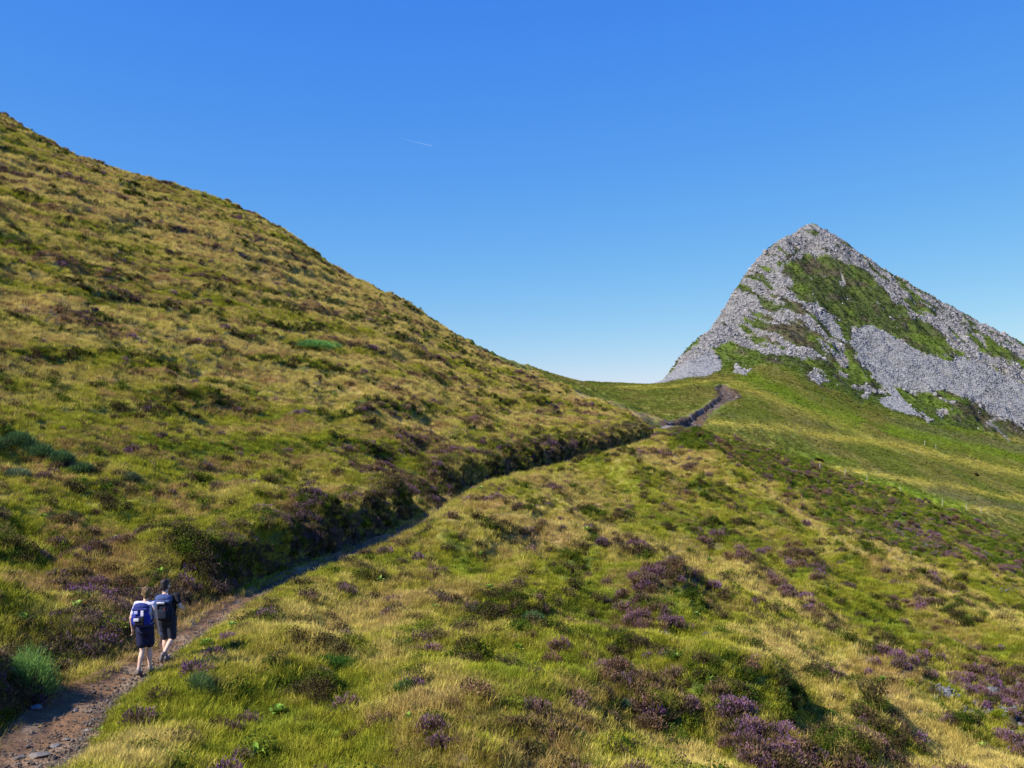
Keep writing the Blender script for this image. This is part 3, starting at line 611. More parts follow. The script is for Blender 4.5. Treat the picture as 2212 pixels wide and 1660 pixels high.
def make_heather(seed, n=380, rad=.26, h=.30, m=None):
    rd = random.Random(seed); T, K, P = [], [], []
    for i in range(n):
        a = rd.uniform(0, 6.283); q = rd.random() ** .6; el = math.acos(1 - q * .93); rr = rad * rd.uniform(.72, 1.08)
        lump = 1 + .22 * math.sin(3 * a + seed) + .12 * math.sin(7 * a + 2 * seed)
        c = (rr * lump * math.sin(el) * math.cos(a), rr * lump * math.sin(el) * math.sin(a), h / rad * rr * math.cos(el))
        d = (math.sin(el) * math.cos(a) * .7 + rd.gauss(0, .25), math.sin(el) * math.sin(a) * .7 + rd.gauss(0, .25), .5 + math.cos(el))
        L = math.sqrt(sum(x * x for x in d)); l = rd.uniform(.020, .042); d = [x / L * l for x in d]; w = rd.uniform(.008, .014)
        az = rd.uniform(0, 3.14); s = (math.cos(az) * w, math.sin(az) * w, rd.uniform(-.5, .5) * w)
        b = tuple(c[j] - d[j] * .6 for j in range(3)); t = tuple(c[j] + d[j] for j in range(3))
        T += [(tuple(b[j] - s[j] for j in range(3)), tuple(b[j] + s[j] for j in range(3)), t), (tuple(c[j] - s[j] * 1.3 for j in range(3)), tuple(c[j] + s[j] * 1.3 for j in range(3)), tuple(c[j] + d[j] * .6 + s[1 - j if j < 2 else 2] for j in range(3)))]
        tip = 1.0 if rd.random() < .62 + .3 * math.cos(el) else 0.0
        k = rd.random(); K += [k, k * .8]; P += [tip, tip * .8]
    # dark woody inside so the clump is not see-through
    for i in range(26):
        a = rd.uniform(0, 6.283); r = rad * .6 * rd.random()
        blade(T, K, P, (r * math.cos(a), r * math.sin(a), -.05), h * .85, rad * .4, .06, a, .05, 0)
    return proto('heather', T, K, P, m or M_HEATH)
def make_shrub(seed, n=420, rad=.27, h=.27):
    rd = random.Random(seed); T, K, P = [], [], []
    for i in range(n):
        a = rd.uniform(0, 6.283); q = rd.random() ** .7; el = math.acos(1 - q * .95); rr = rad * rd.uniform(.65, 1.1) * (1 + .25 * math.sin(2 * a + seed) * math.sin(el))
        c = np.array((rr * math.sin(el) * math.cos(a), rr * math.sin(el) * math.sin(a), h / rad * rr * math.cos(el)))
        l = rd.uniform(.013, .028); d = np.array([rd.gauss(0, 1), rd.gauss(0, 1), rd.gauss(.7, .8)]); d /= np.linalg.norm(d); e = np.cross(d, [rd.gauss(0, 1), rd.gauss(0, 1), rd.gauss(0, 1)]); e /= np.linalg.norm(e)
        T += [(c - d * l - e * l * .1, c + e * l * .55, c + d * l), (c - d * l, c + d * l, c - e * l * .55)]; k = rd.random(); K += [k, k]; P += [0, 0]
    for i in range(20):
        a = rd.uniform(0, 6.283); r = rad * .6 * rd.random()
        blade(T, K, P, (r * math.cos(a), r * math.sin(a), -.05), h * .8, rad * .3, .06, a, .1, 0)
    return proto('shrub cover', T, K, P, M_LEAF)
M_STONE = mat('stones')
def _stone(m, tintmode='INSTANCER'):
    o = N(m, 'ShaderNodeOutputMaterial'); p = N(m, 'ShaderNodeBsdfPrincipled'); p.inputs['Roughness'].default_value = .9; at = N(m, 'ShaderNodeAttribute', attribute_name='tint', attribute_type=tintmode)
    tc = N(m, 'ShaderNodeTexCoord'); nz = N(m, 'ShaderNodeTexNoise'); nz.inputs['Scale'].default_value = 3.0; nz.inputs['Detail'].default_value = 5; LK(m, tc.outputs['Object'], nz.inputs['Vector'])
    mp = N(m, 'ShaderNodeMapRange'); mp.inputs['To Min'].default_value = .7; mp.inputs['To Max'].default_value = 1.3; LK(m, nz.outputs['Fac'], mp.inputs['Value'])
    vm = N(m, 'ShaderNodeVectorMath', operation='SCALE'); LK(m, at.outputs['Color'], vm.inputs[0]); LK(m, mp.outputs[0], vm.inputs['Scale']); LK(m, vm.outputs[0], p.inputs['Base Color'])
    b = N(m, 'ShaderNodeBump'); b.inputs['Distance'].default_value = .05; LK(m, nz.outputs['Fac'], b.inputs['Height']); LK(m, b.outputs[0], p.inputs['Normal']); LK(m, p.outputs[0], o.inputs['Surface'])
_stone(M_STONE)
def stone_mesh(seed, sub=1, flat=.7):
    bm = bmesh.new(); bmesh.ops.create_icosphere(bm, subdivisions=sub, radius=1.0); rd = random.Random(seed)
    cuts = [Vector((rd.gauss(0, 1), rd.gauss(0, 1), rd.gauss(0, 1))).normalized() for _ in range(7)]
    for v in bm.verts:
        for c in cuts:
            t = v.co.dot(c) - rd.uniform(.55, .62)
            if t > 0: v.co -= c * t
        v.co *= 1 + rd.uniform(-.08, .08); v.co.z *= flat
    V = np.array([v.co[:] for v in bm.verts]); F = np.array([[v.index for v in f.verts] for f in bm.faces]); bm.free(); return V, F
def make_stone(seed, sub=1, flat=.7):
    V, F = stone_mesh(seed, sub, flat); return mesh_from('stone', V, F, M_STONE, smooth=False, link=False)

def scatter(name, label, cat, P, protos, scale, tint, extra=None, tilt=.15, zs=None):
    n = len(P); me = bpy.data.meshes.new(name); me.vertices.add(n); me.vertices.foreach_set('co', np.asarray(P, np.float32).ravel())
    def at(nm, t, v):
        a = me.attributes.new(nm, t, 'POINT'); a.data.foreach_set('color' if t == 'FLOAT_COLOR' else 'vector' if t == 'FLOAT_VECTOR' else 'value', np.asarray(v, np.int32 if t == 'INT' else np.float32).ravel())
    rot = np.stack([rng.normal(0, tilt, n), rng.normal(0, tilt, n), rng.uniform(0, 6.283, n)], 1)
    at('rot', 'FLOAT_VECTOR', rot); s = np.asarray(scale); s3 = np.stack([s, s, s * (zs if zs is not None else 1)], 1) if s.ndim == 1 else s
    at('scl', 'FLOAT_VECTOR', s3); at('tint', 'FLOAT_COLOR', np.concatenate([np.clip(tint, .003, 1), np.ones((n, 1))], 1)); at('pick', 'INT', rng.integers(0, len(protos), n))
    for k, v in (extra or {}).items(): at(k, 'FLOAT', v)
    o = bpy.data.objects.new(name, me); col.objects.link(o); tag(o, label, cat, kind='stuff')
    ng = bpy.data.node_groups.new('scatter ' + name, 'GeometryNodeTree'); ng.interface.new_socket('Geometry', in_out='INPUT', socket_type='NodeSocketGeometry'); ng.interface.new_socket('Geometry', in_out='OUTPUT', socket_type='NodeSocketGeometry')
    nd = ng.nodes; gi = nd.new('NodeGroupInput'); go = nd.new('NodeGroupOutput'); j = nd.new('GeometryNodeJoinGeometry')
    def named(nm, t):
        a = nd.new('GeometryNodeInputNamedAttribute'); a.data_type = t; a.inputs[0].default_value = nm; return a.outputs[0]
    mp_ = nd.new('GeometryNodeMeshToPoints'); ng.links.new(gi.outputs[0], mp_.inputs['Mesh'])
    for i, pr in enumerate(protos):
        oi = nd.new('GeometryNodeObjectInfo'); oi.inputs['Object'].default_value = pr; oi.inputs['As Instance'].default_value = True
        c = nd.new('FunctionNodeCompare'); c.data_type = 'INT'; c.operation = 'EQUAL'; ng.links.new(named('pick', 'INT'), c.inputs[2]); c.inputs[3].default_value = i
        ip = nd.new('GeometryNodeInstanceOnPoints'); ng.links.new(mp_.outputs[0], ip.inputs['Points']); ng.links.new(c.outputs[0], ip.inputs['Selection']); ng.links.new(oi.outputs['Geometry'], ip.inputs['Instance'])
        e2r = nd.new('FunctionNodeEulerToRotation'); ng.links.new(named('rot', 'FLOAT_VECTOR'), e2r.inputs[0]); ng.links.new(e2r.outputs[0], ip.inputs['Rotation']); ng.links.new(named('scl', 'FLOAT_VECTOR'), ip.inputs['Scale'])
        ng.links.new(ip.outputs[0], j.inputs[0])
    ng.links.new(j.outputs[0], go.inputs[0])
    md = o.modifiers.new('scatter', 'NODES'); md.node_group = ng
    return o

# running outline of each column, to leave out what lies well behind a crest
PYG = (CY - FPX * GZ.reshape(nA, nR) / np.where(GY.reshape(nA, nR) > .5, GY.reshape(nA, nR), .5))[:len(ua)]
RUN = np.minimum.accumulate(PYG, axis=1)
def seen(x, y, z, margin=14):
    px = CX + FPX * x / y; py = CY - FPX * z / y
    i = np.clip(((px + 160) / 3).astype(int), 0, len(ua) - 1); j = np.clip(np.searchsorted(lr, np.log(np.hypot(x, y))) - 1, 0, nR - 1)
    return py < RUN[i, j] + margin
def sow(bands, umin=-260, umax=2480):
    out = []
    a0, a1 = math.atan((umin - CX) / FPX), math.atan((umax - CX) / FPX)
    for r0, r1, dens in bands:
        n = int(dens * .5 * (a1 - a0) * (r1 * r1 - r0 * r0)); r = np.sqrt(rng.uniform(r0 * r0, r1 * r1, n)); a = rng.uniform(a0, a1, n)
        out.append(np.stack([r * np.sin(a), r * np.cos(a)], 1))
    P = np.concatenate(out); x, y = P[:, 0], P[:, 1]
    z, s, s2 = ground(x, y)
    k = seen(x, y, z, 22) | (rng.random(len(x)) < .08)
    px = CX + FPX * x / y
    k &= (np.abs(s) > half_width(np.clip(y, 3, 160)) * (1 + .1 * rng.normal(size=len(x)))) & (s2 > 3)
    return x[k], y[k], z[k], s[k]

if VEG:
    nb = 16000; seg_ = np.sqrt((np.diff(PL[:, :2], axis=0) ** 2).sum(1)); acc_ = np.concatenate([[0], np.cumsum(seg_)])
    yb_ = np.exp(rng.uniform(math.log(9), math.log(122), nb)); ab = np.interp(yb_, PL[:, 1], acc_); bx = np.interp(ab, acc_, PL[:, 0]); by = np.interp(ab, acc_, PL[:, 1])
    tx = np.interp(ab + .5, acc_, PL[:, 0]) - np.interp(ab - .5, acc_, PL[:, 0]); ty = np.interp(ab + .5, acc_, PL[:, 1]) - np.interp(ab - .5, acc_, PL[:, 1]); tl = np.hypot(tx, ty) + 1e-9
    ofb = half_width(by) + .14 + .2 * sstep(50, 40, by) + rng.uniform(.05, 1.5, nb) ** 1.2; bx, by = bx - ty / tl * ofb, by + tx / tl * ofb; bz, bs, _ = ground(bx, by)
    # grass
    x, y, z, s = sow([(3, 12, 22), (12, 30, 110), (30, 60, 40), (60, 110, 17), (110, 172, 9)])
    gb_ = rng.random(nb) < .7; x = np.concatenate([x, bx[gb_]]); y = np.concatenate([y, by[gb_]]); z = np.concatenate([z, bz[gb_]]); s = np.concatenate([s, bs[gb_]])
    F = fields(x, y, z, s); r = np.hypot(x, y); hw = half_width(np.clip(y, 3, 160))
    p = (1 - .45 * F['D']) * (1 - .45 * F['H']); Lr = -s - hw
    p = np.where((Lr > -.1) & (Lr < 0.9) & (np.abs(s) < 9), p * .8, p)
    k = rng.random(len(x)) < p
    S = np.clip(F['S'] + rng.normal(0, .10, len(x)), 0, 1)
    t = mixc(np.ones((len(x), 3)) * np.array([0.24, 0.268, 0.028]), [0.37, 0.355, 0.032], sstep(.1, .5, S)); t = mixc(t, [0.62, 0.49, 0.14], sstep(.42, .95, S))
    t = mixc(t, [0.42, 0.25, 0.11], (.52 + .30 * (x < PLX(y))) * sstep(-.1, .6, F['n1'] - F['n2'] * .8 + .6 * fbm(x / .8, y / .9, 77, 3)) * (rng.random(len(x)) < .75)); t = mixc(t, [0.20, 0.29, 0.015], .5 * F['L'] * (rng.random(len(x)) < .5))
    t = t * rng.uniform(.72, 1.25, len(x))[:, None]
    sc = (1 + 1.1 * sstep(18, 130, r)) * rng.uniform(.7, 1.25, len(x)); zs = (.75 + .5 * S) * np.where((s > 0) & (s < 1.2), .6 + .8 * sstep(24, 40, y), 1.0)
    mid_ = F['mid']
    scatter('grass', 'long green and straw yellow grass covering the hillsides', 'grass', np.stack([x, y, z], 1)[k], [make_grass(i) for i in range(5)], sc[k], t[k], zs=zs[k], tilt=.22)
    # heather and low shrubs
    x, y, z, s = sow([(3, 12, 5), (12, 30, 24), (30, 60, 14), (60, 110, 7), (110, 172, 4)])
    gap = sstep(-.35, .1, gnoise(ab / 2.3, ab * 0, 58)) > rng.random(nb) * .9; bx, by, bz, bs = bx[gap], by[gap], bz[gap], bs[gap]
    nsow = len(x); x = np.concatenate([x, bx]); y = np.concatenate([y, by]); z = np.concatenate([z, bz]); s = np.concatenate([s, bs]); bk = np.arange(len(x)) >= nsow
    F = fields(x, y, z, s); r = np.hypot(x, y); q = rng.random(len(x)); hw = half_width(np.clip(y, 3, 160))
    onb = F['bank'] > .5
    gapn = sstep(-.35, .1, gnoise(x / 3.0, y / 2.3, 59)); F['H'] = np.where(onb, F['H'] * gapn, F['H']); F['D'] = np.where(onb, F['D'] * (.3 + .7 * gapn), F['D'])
    clear = (np.abs(s) > hw + .30 + .35 * (s < 0) * (y > 17.8) * (y < 25)) | (bk & ~((y > 17.6) & (y < 25)))
    isH = ((q < F['H'] * .8 + .03) | (bk & (q < .45))) & clear; isD = (~isH) & ((rng.random(len(x)) < F['D'] * .75 + .05) | (bk & (rng.random(len(x)) < .7))) & clear
    big = np.where(bk, .62, 1) * rng.uniform(.35, 1.1, len(x)) * (1 + .6 * sstep(25, 130, r)) * np.where(onb, 1.1, 1)
    k = isH; bl = np.clip(rng.normal(.17, .42, len(x)) + .3 * guide(F['px'], F['py'], HEATH) - .25 * onb * (rng.random(len(x)) < .5), 0, 1)
    th = mixc(np.ones((len(x), 3)) * np.array([0.10, 0.085, 0.030]), [0.24, 0.14, 0.08], rng.random(len(x))) * rng.uniform(.7, 1.3, len(x))[:, None]
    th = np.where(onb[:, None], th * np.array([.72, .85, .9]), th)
    P3 = np.stack([x, y, z], 1)
    scatter('heather', 'purple flowering heather in brown woody clumps over the slopes and banks', 'heather', P3[k], [make_heather(i) for i in range(4)], big[k], th[k], {'bloom': bl[k]}, tilt=.2)
    k = isD
    ts = mixc(np.ones((len(x), 3)) * np.array([0.06, 0.105, 0.014]), [0.16, 0.19, 0.022], rng.random(len(x)) ** 1.5); ts = mixc(ts, [0.12, 0.08, 0.045], (rng.random(len(x)) < .42 * (~F['mid']) + .12) * .85)
    ts = np.where(F['mid'][:, None], ts * 1.1, np.where((F['D'] > .6)[:, None], ts * .72, ts)) * rng.uniform(.7, 1.3, len(x))[:, None]
    scatter('low_shrub', 'dark green bilberry and low shrub cover in dark patches on the slopes', 'shrub cover', P3[k], [make_shrub(i) for i in range(4)], big[k] * 1.1, ts[k], tilt=.2)
    # short tufts on the meadows under the peak
    a0, a1 = math.atan((1150 - CX) / FPX), math.atan((2400 - CX) / FPX)
    n = 60000; r = np.exp(rng.uniform(math.log(172), math.log(400), n)); a = rng.uniform(a0, a1, n); x = r * np.sin(a); y = r * np.cos(a); z, s, s2 = ground(x, y); F = fields(x, y, z, s); c = ground_colour(x, y, z, s, s2, F)
    k = seen(x, y, z, 8) & (np.abs(s2) > 2.6)
    scatter('meadow_grass', 'short olive green grass on the saddle meadows below the peak', 'grass', np.stack([x, y, z], 1)[k], [make_grass(20 + i, 34, .3, (.10, .2), (.03, .05)) for i in range(3)], (rng.uniform(.8, 1.5, n) * r / 200)[k], (c * 1.25 * rng.uniform(.75, 1.3, n)[:, None])[k], tilt=.2)

if VEG:
    n = 9000; r = np.exp(rng.uniform(math.log(172), math.log(400), n)); a = rng.uniform(a0, a1, n); x = r * np.sin(a); y = r * np.cos(a); z, s, s2 = ground(x, y)
    k = seen(x, y, z, 8) & (np.abs(s2) > 3.2) & (fbm(x / 14, y / 22, 160, 3) + .5 * rng.random(n) > .35)
    scatter('meadow_tussock', 'small dark tussocks and dwarf shrubs dotted over the saddle meadows', 'shrub cover', np.stack([x, y, z], 1)[k], [make_shrub(90 + i, 110) for i in range(3)], (rng.uniform(.6, 2.0, n) * r / 260)[k], (np.array([.10, .11, .03]) * rng.uniform(.5, 1.5, n)[:, None])[k], tilt=.3, zs=np.full(int(k.sum()), .7))
# boulders of the scree and crags
a0, a1 = math.atan((1400 - CX) / FPX), math.atan((2330 - CX) / FPX)
n = 300000; r = rng.uniform(392, 625, n); a = rng.uniform(a0, a1, n); x = r * np.sin(a); y = r * np.cos(a); z, s, s2 = ground(x, y)
A_m, scr, *_ = mountain_masks(x, y, z); k = A_m & seen(x, y, z, 10) & (rng.random(n) < np.where(scr, .9, .45))
k |= (rng.random(n) < .002) & (y > 400)
sz = np.where(scr, rng.uniform(.24, .58, n), rng.lognormal(-1.12, .5, n)).clip(.2, 1.8)
tb = np.array([0.225, 0.221, 0.228]) * np.where(scr, rng.uniform(.75, 1.25, n), rng.uniform(.5, 1.4, n))[:, None]; tb[~scr] = tb[~scr] * np.array([1.06, 1.0, .95])
scatter('boulders', 'grey boulders and scree spread over the rocky peak', 'boulders', np.stack([x, y, z + .1 * sz], 1)[k], [make_stone(i, 1, .8) for i in range(5)], sz[k], tb[k], tilt=.6)
# grass clumps and dwarf bushes on the peak
n = 60000; r = rng.uniform(392, 625, n); a = rng.uniform(a0, a1, n); x = r * np.sin(a); y = r * np.cos(a); z, s, s2 = ground(x, y)
cm, rk_, sc_r = mountain_colour(x, y, z, ground_colour(x, y, z, s, s2, fields(x, y, z, s))); k = seen(x, y, z, 10) & (((rk_ < .5) & (rng.random(n) < .4)) | ((rk_ > .5) & ~sc_r & (rng.random(n) < .07)))
cm = np.where((rk_ > .5)[:, None], np.array([.05, .065, .022]), cm * 1.5) * rng.uniform(.65, 1.35, n)[:, None]
scatter('peak_shrub', 'tufts of green grass and dwarf bushes between the rocks of the peak', 'shrub cover', np.stack([x, y, z], 1)[k], [make_shrub(70 + i, 130) for i in range(3)], rng.uniform(1.6, 4.2, n)[k], cm[k], tilt=.3, zs=np.full(int(k.sum()), .6))
# gravel of the path
n = 9000; seg = np.sqrt((np.diff(PL[:, :2], axis=0) ** 2).sum(1)); acc = np.concatenate([[0], np.cumsum(seg)])
i12 = np.interp(12.0, PL[:, 1], acc); i40 = np.interp(38.0, PL[:, 1], acc)
al = i12 + (i40 - i12) * rng.random(n) ** 1.7; px_ = np.interp(al, acc, PL[:, 0]); py_ = np.interp(al, acc, PL[:, 1]); pz_ = np.interp(al, acc, PL[:, 2]); off = rng.uniform(-1, 1, n) ** 1; off = np.where(rng.random(n) < .45, .9 - np.abs(rng.normal(0, .3, n)), off) * half_width(py_)
sz = rng.lognormal(-4.3, .5, n).clip(.006, .05)
tb = mixc(np.ones((n, 3)) * np.array([.20, .14, .095]), [.30, .25, .20], rng.random(n) ** 1.5) * rng.uniform(.6, 1.2, n)[:, None]
scatter('gravel', 'small pale gravel and chips strewn on the brown dirt path', 'gravel', np.stack([px_ + off, py_, pz_ + .0 * sz], 1), [make_stone(30 + i, 1, .7) for i in range(3)], sz, tb, tilt=.5)

# ------------------------------------------------------------------ bushes, plants, stones, posts
def own_mesh(name, T, K, tint, m, parent=None):
    T = np.asarray(T, np.float32).reshape(-1, 3, 3); V = T.reshape(-1, 3); F = np.arange(len(V)).reshape(-1, 3)
    c = np.ones((len(V), 4)); c[:, :3] = tint
    return mesh_from(name, V, F, m, {'k': ('FLOAT', 'FACE', K), 'tint': ('FLOAT_COLOR', 'POINT', c)}, smooth=False, parent=parent)
def stems_dome(seed, rad, h, n, l, w, lumps=3, upright=.9):
    rd = random.Random(seed); T, K = [], []
    cl = [(0, 0, 1.0)] + [(rd.uniform(-.55, .55) * rad, rd.uniform(-.55, .55) * rad, rd.uniform(.6, .95)) for _ in range(lumps)]
    for i in range(n):
        cx, cy, cs = cl[rd.randrange(len(cl))]; a = rd.uniform(0, 6.283); el = math.acos(1 - rd.random() * .97); q = rd.uniform(.55, 1.03) * cs * .75
        c = np.array([cx + rad * q * math.sin(el) * math.cos(a), cy + rad * q * math.sin(el) * math.sin(a), h * (.12 + q * 1.15 * math.cos(el))])
        d = np.array([math.sin(el) * math.cos(a) * .8 + rd.gauss(0, .25), math.sin(el) * math.sin(a) * .8 + rd.gauss(0, .25), upright * .7 + math.cos(el) * .6]); d /= np.linalg.norm(d)
        e = np.cross(d, [rd.gauss(0, 1), rd.gauss(0, 1), rd.gauss(0, 1)]); e /= np.linalg.norm(e) + 1e-9; L = l * rd.uniform(.6, 1.3)
        T.append((c - e * w, c + e * w, c + d * L)); K.append(rd.random())
    return T, K
def bush(name, label, cat, u, v, rad, h, tint, seed, n=2600, l=.12, w=.007, lumps=3, sink=.05, group=None, stretch=1.0):
    x, y, z = ray_hit(u, v); root = bpy.data.objects.new(name, None); col.objects.link(root); root.location = (x, y, z - sink); tag(root, label, cat, group)
    T, K = stems_dome(seed, rad, h, n, l, w, lumps)
    if stretch != 1.0: T = [tuple((p[0] * stretch, p[1], p[2]) for p in map(np.asarray, t)) for t in T]
    own_mesh('foliage', T, K, tint, M_OWN, root)
    T, K, P = [], [], []; rd = random.Random(seed)
    for i in range(26):
        a = rd.uniform(0, 6.283); r = rad * .4 * rd.random(); blade(T, K, P, (r * math.cos(a), r * math.sin(a), -.1), h * .85, rad * .6, .03, a, .5)
    own_mesh('stem', T, K, (0.06, 0.05, 0.03), M_OWN, root)
    return root
bush('broom_bush', 'large rounded green broom bush at the left edge beside the dirt path', 'bush', 66, 1512, .62, .98, (0.19, 0.32, 0.075), 3, 9000, .10, .0045, 4)
BB = [(-25, 975, 1.0, .9, 'blue green broom bush cut by the left edge in the dark thicket'), (35, 965, .8, .75, 'blue green broom bush second from the left in the thicket on the hillside'), (85, 985, .75, .7, 'dark green broom bush in the middle of the left thicket'),
      (135, 1000, .7, .6, 'dark broom bush right of the middle of the left thicket'), (180, 1022, .55, .5, 'dark low broom bush at the right hand end of the thicket'), (40, 1030, .6, .4, 'pale grey green broom bush low in front of the left thicket')]
for i, (u, v, r, h, lb) in enumerate(BB):
    bush('broom_bush', lb, 'bush', u, v, r * .8, h * .75, (0.085, 0.15, 0.055) if i < 5 else (0.15, 0.19, 0.10), 40 + i, 3600, .12, .009, 4, group='broom thicket on the left hillside')
bush('juniper_bush', 'low spreading bright green juniper on the middle of the left hill', 'bush', 665, 752, 1.9, .75, (0.15, 0.31, 0.08), 60, 6500, .16, .016, 6, stretch=1.3)
bush('juniper_bush', 'small blue green juniper among heather right of the path', 'bush', 1150, 1342, .34, .30, (0.08, 0.17, 0.06), 61, 2600, .07, .006, 3, stretch=1.3)
bush('juniper_bush', 'dark green bush on the grass slope below the near path', 'bush', 715, 1445, .40, .34, (0.06, 0.13, 0.022), 62, 3600, .06, .007, 4, stretch=1.3)
bush('juniper_bush', 'small round blue green shrub among dark heather near the bottom', 'bush', 1350, 1530, .21, .22, (0.10, 0.19, 0.08), 63, 2000, .06, .005, 3)
bush('broom_bush', 'grey green broom bush in the grass just right of the walkers', 'bush', 425, 1490, .30, .34, (0.12, 0.18, 0.06), 64, 2600, .09, .005, 3)
bush('juniper_bush', 'small grey green shrub right of the dark thicket on the hillside', 'bush', 285, 1040, .45, .35, (0.09, 0.11, 0.06), 65, 2200, .08, .008, 3)
bush('juniper_bush', 'small green shrub beneath the dark heather of the grass slope', 'bush', 880, 1490, .26, .24, (0.09, 0.19, 0.035), 66, 1800, .06, .006, 3)
bush('gorse_bush', 'small yellow green gorse among purple heather at the right edge', 'bush', 2163, 1550, .26, .28, (0.24, 0.27, 0.02), 67, 2200, .06, .006, 2)
bush('gorse_bush', 'tiny dark bush above the left fence posts on the meadow edge', 'bush', 1766, 999, .9, .75, (0.035, 0.02, 0.012), 68, 900, .3, .04, 2)
bush('gorse_bush', 'tiny dark bush alone in the meadow at the far right', 'bush', 2108, 1029, .8, .7, (0.035, 0.025, 0.015), 69, 900, .3, .04, 2)

def rosette(seed, size):
    rd = random.Random(seed); T, K = [], []
    for i in range(15):
        a = i * 2.4 + rd.uniform(-.3, .3); e = rd.uniform(.25, 1.25); L = size * rd.uniform(.6, 1.1); w = L * .24
        d = np.array([math.cos(a) * math.cos(e), math.sin(a) * math.cos(e), math.sin(e)]); s_ = np.array([-math.sin(a), math.cos(a), 0]); up = np.array([0, 0, 1.0])
        pts = [np.zeros(3), d * L * .3 + up * .02, d * L * .65 + up * .01, d * L * 1.0 - up * L * .18]; ws = [.15, 1.0, .8, 0]; k = rd.uniform(.3, 1)
        for j in range(3):
            a1, a2 = pts[j] - s_ * w * ws[j], pts[j] + s_ * w * ws[j]; b1, b2 = pts[j + 1] - s_ * w * ws[j + 1], pts[j + 1] + s_ * w * ws[j + 1]; fold = up * w * .35; m1, m2 = pts[j] - fold * ws[j], pts[j + 1] - fold * ws[j + 1]
            T += [(a1, m1, m2), (a1, m2, b1), (m1, a2, b2), (m1, b2, m2)]; K += [k] * 4
    return T, K
PLANTS = [(165, 1322, 1.5, 'tall bright green broad leaved plant on the bank beyond the dark hollow'), (50, 1350, 1.3, 'bright green leafy plant above the large round broom bush'), (442, 1397, 1.0, 'bright green broad leaved plant at the path edge right of the walkers'),
          (499, 1358, .8, 'small leafy plant on the path edge beyond the one by the walkers'), (213, 1590, .8, 'leafy green plant on the grassy path edge near the bottom'), (346, 1246, .9, 'leafy plant in the heather just above the heads of the walkers'), (430, 1200, .9, 'pale leafy plant up the slope above the walkers'),
          (551, 1635, 1.0, 'bright leafy plant at the bottom of the near grass slope'), (602, 1545, 1.2, 'upright yellow green leafy plant beside the dark clump below the path'), (1038, 1063, 1.3, 'green leafy plant on the path corner where the bank steps back'), (2120, 1620, .9, 'leafy plant low in the bottom right corner grass')]
GRP = [(652, 1495, .7), (1121, 1407, .7), (1037, 1205, .9), (659, 1400, .8), (1149, 1102, 1.3), (1267, 1150, 1.0), (1396, 1200, 1.0), (1504, 1335, .8), (1058, 1278, .9), (1116, 1405, .8), (1531, 1216, .9), (1905, 1476, .9), (1534, 1476, .7), (1681, 1418, .8), (1798, 1551, .8),
       (93, 1124, .8), (567, 1133, .9), (246, 1172, .8), (480, 965, 1.0), (303, 953, .8), (180, 1046, .8), (540, 1043, .8), (1160, 905, 1.6), (1193, 897, 1.3), (1600, 1240, .8), (1460, 1430, .7), (1930, 1600, .7), (940, 1320, .7), (820, 1260, .8), (1310, 1600, .7), (880, 1560, .7), (398, 905, 1.0), (640, 870, 1.1)]
for i, p in enumerate(PLANTS + [(u, v, s_, None) for u, v, s_ in GRP]):
    u, v, sc_, lb = p; x, y, z = ray_hit(u, v); T, K = rosette(300 + i, .21 * sc_ * (1 + .5 * sstep(30, 100, np.array(y))))
    o = own_mesh('leafy_plant', T, K, (0.20, 0.32, 0.05) if i % 3 else (0.27, 0.38, 0.08), M_OWN); o.location = (x, y, z + .04 + .05 * (y > 22)); o.rotation_euler.z = i
    grp = 'broad leaved plants dotted over the slopes'
    if lb is None: lb = 'small bright green broad leaved plant in the grass ' + ('uphill of the path' if (u < PLX(np.array(y)) / y * FPX + CX) else 'downhill of the path')
    tag(o, lb, 'plant', grp)

M_STN2 = mat('path stones'); _stone(M_STN2, 'GEOMETRY')
STN = [(82, 1647, .17, .5, (.36, .30, .25), 'flat pale brown stone lying in the path at the bottom edge'), (79, 1541, .10, .8, (.30, .30, .34), 'blue grey stone in shade on the inner side of the path'), (53, 1523, .09, .8, (.26, .26, .30), 'grey stone furthest left in the bank shadow'), (89, 1556, .045, .8, (.55, .53, .5), 'small whitish stone at the edge of the bank shadow'),
       (163, 1548, .055, .6, (.42, .36, .30), 'small pale stone on the sunlit middle of the path'), (143, 1612, .07, .5, (.34, .30, .27), 'grey brown slab on the outer side of the path'), (118, 1626, .08, .5, (.30, .27, .25), 'dark edged slab just left of the outer path edge'), (190, 1592, .06, .6, (.36, .33, .3), 'grey stone against the grass on the outer path edge'), (40, 1652, .08, .6, (.30, .25, .21), 'brown stone near the bottom left corner')]
for i, (u, v, r, fl, c, lb) in enumerate(STN):
    x, y, z = ray_hit(u, v); V, F = stone_mesh(80 + i, 2, fl); V = V * r * np.array([1.25, .9, .8]); cc = np.ones((len(V), 4)); cc[:, :3] = np.array(c) * .5
    o = mesh_from('stone', V, F, M_STN2, {'tint': ('FLOAT_COLOR', 'POINT', cc)}, smooth=False); o.location = (x, y, z + .10); o.rotation_euler.z = i * 1.3; tag(o, lb, 'stone', 'stones on the path')
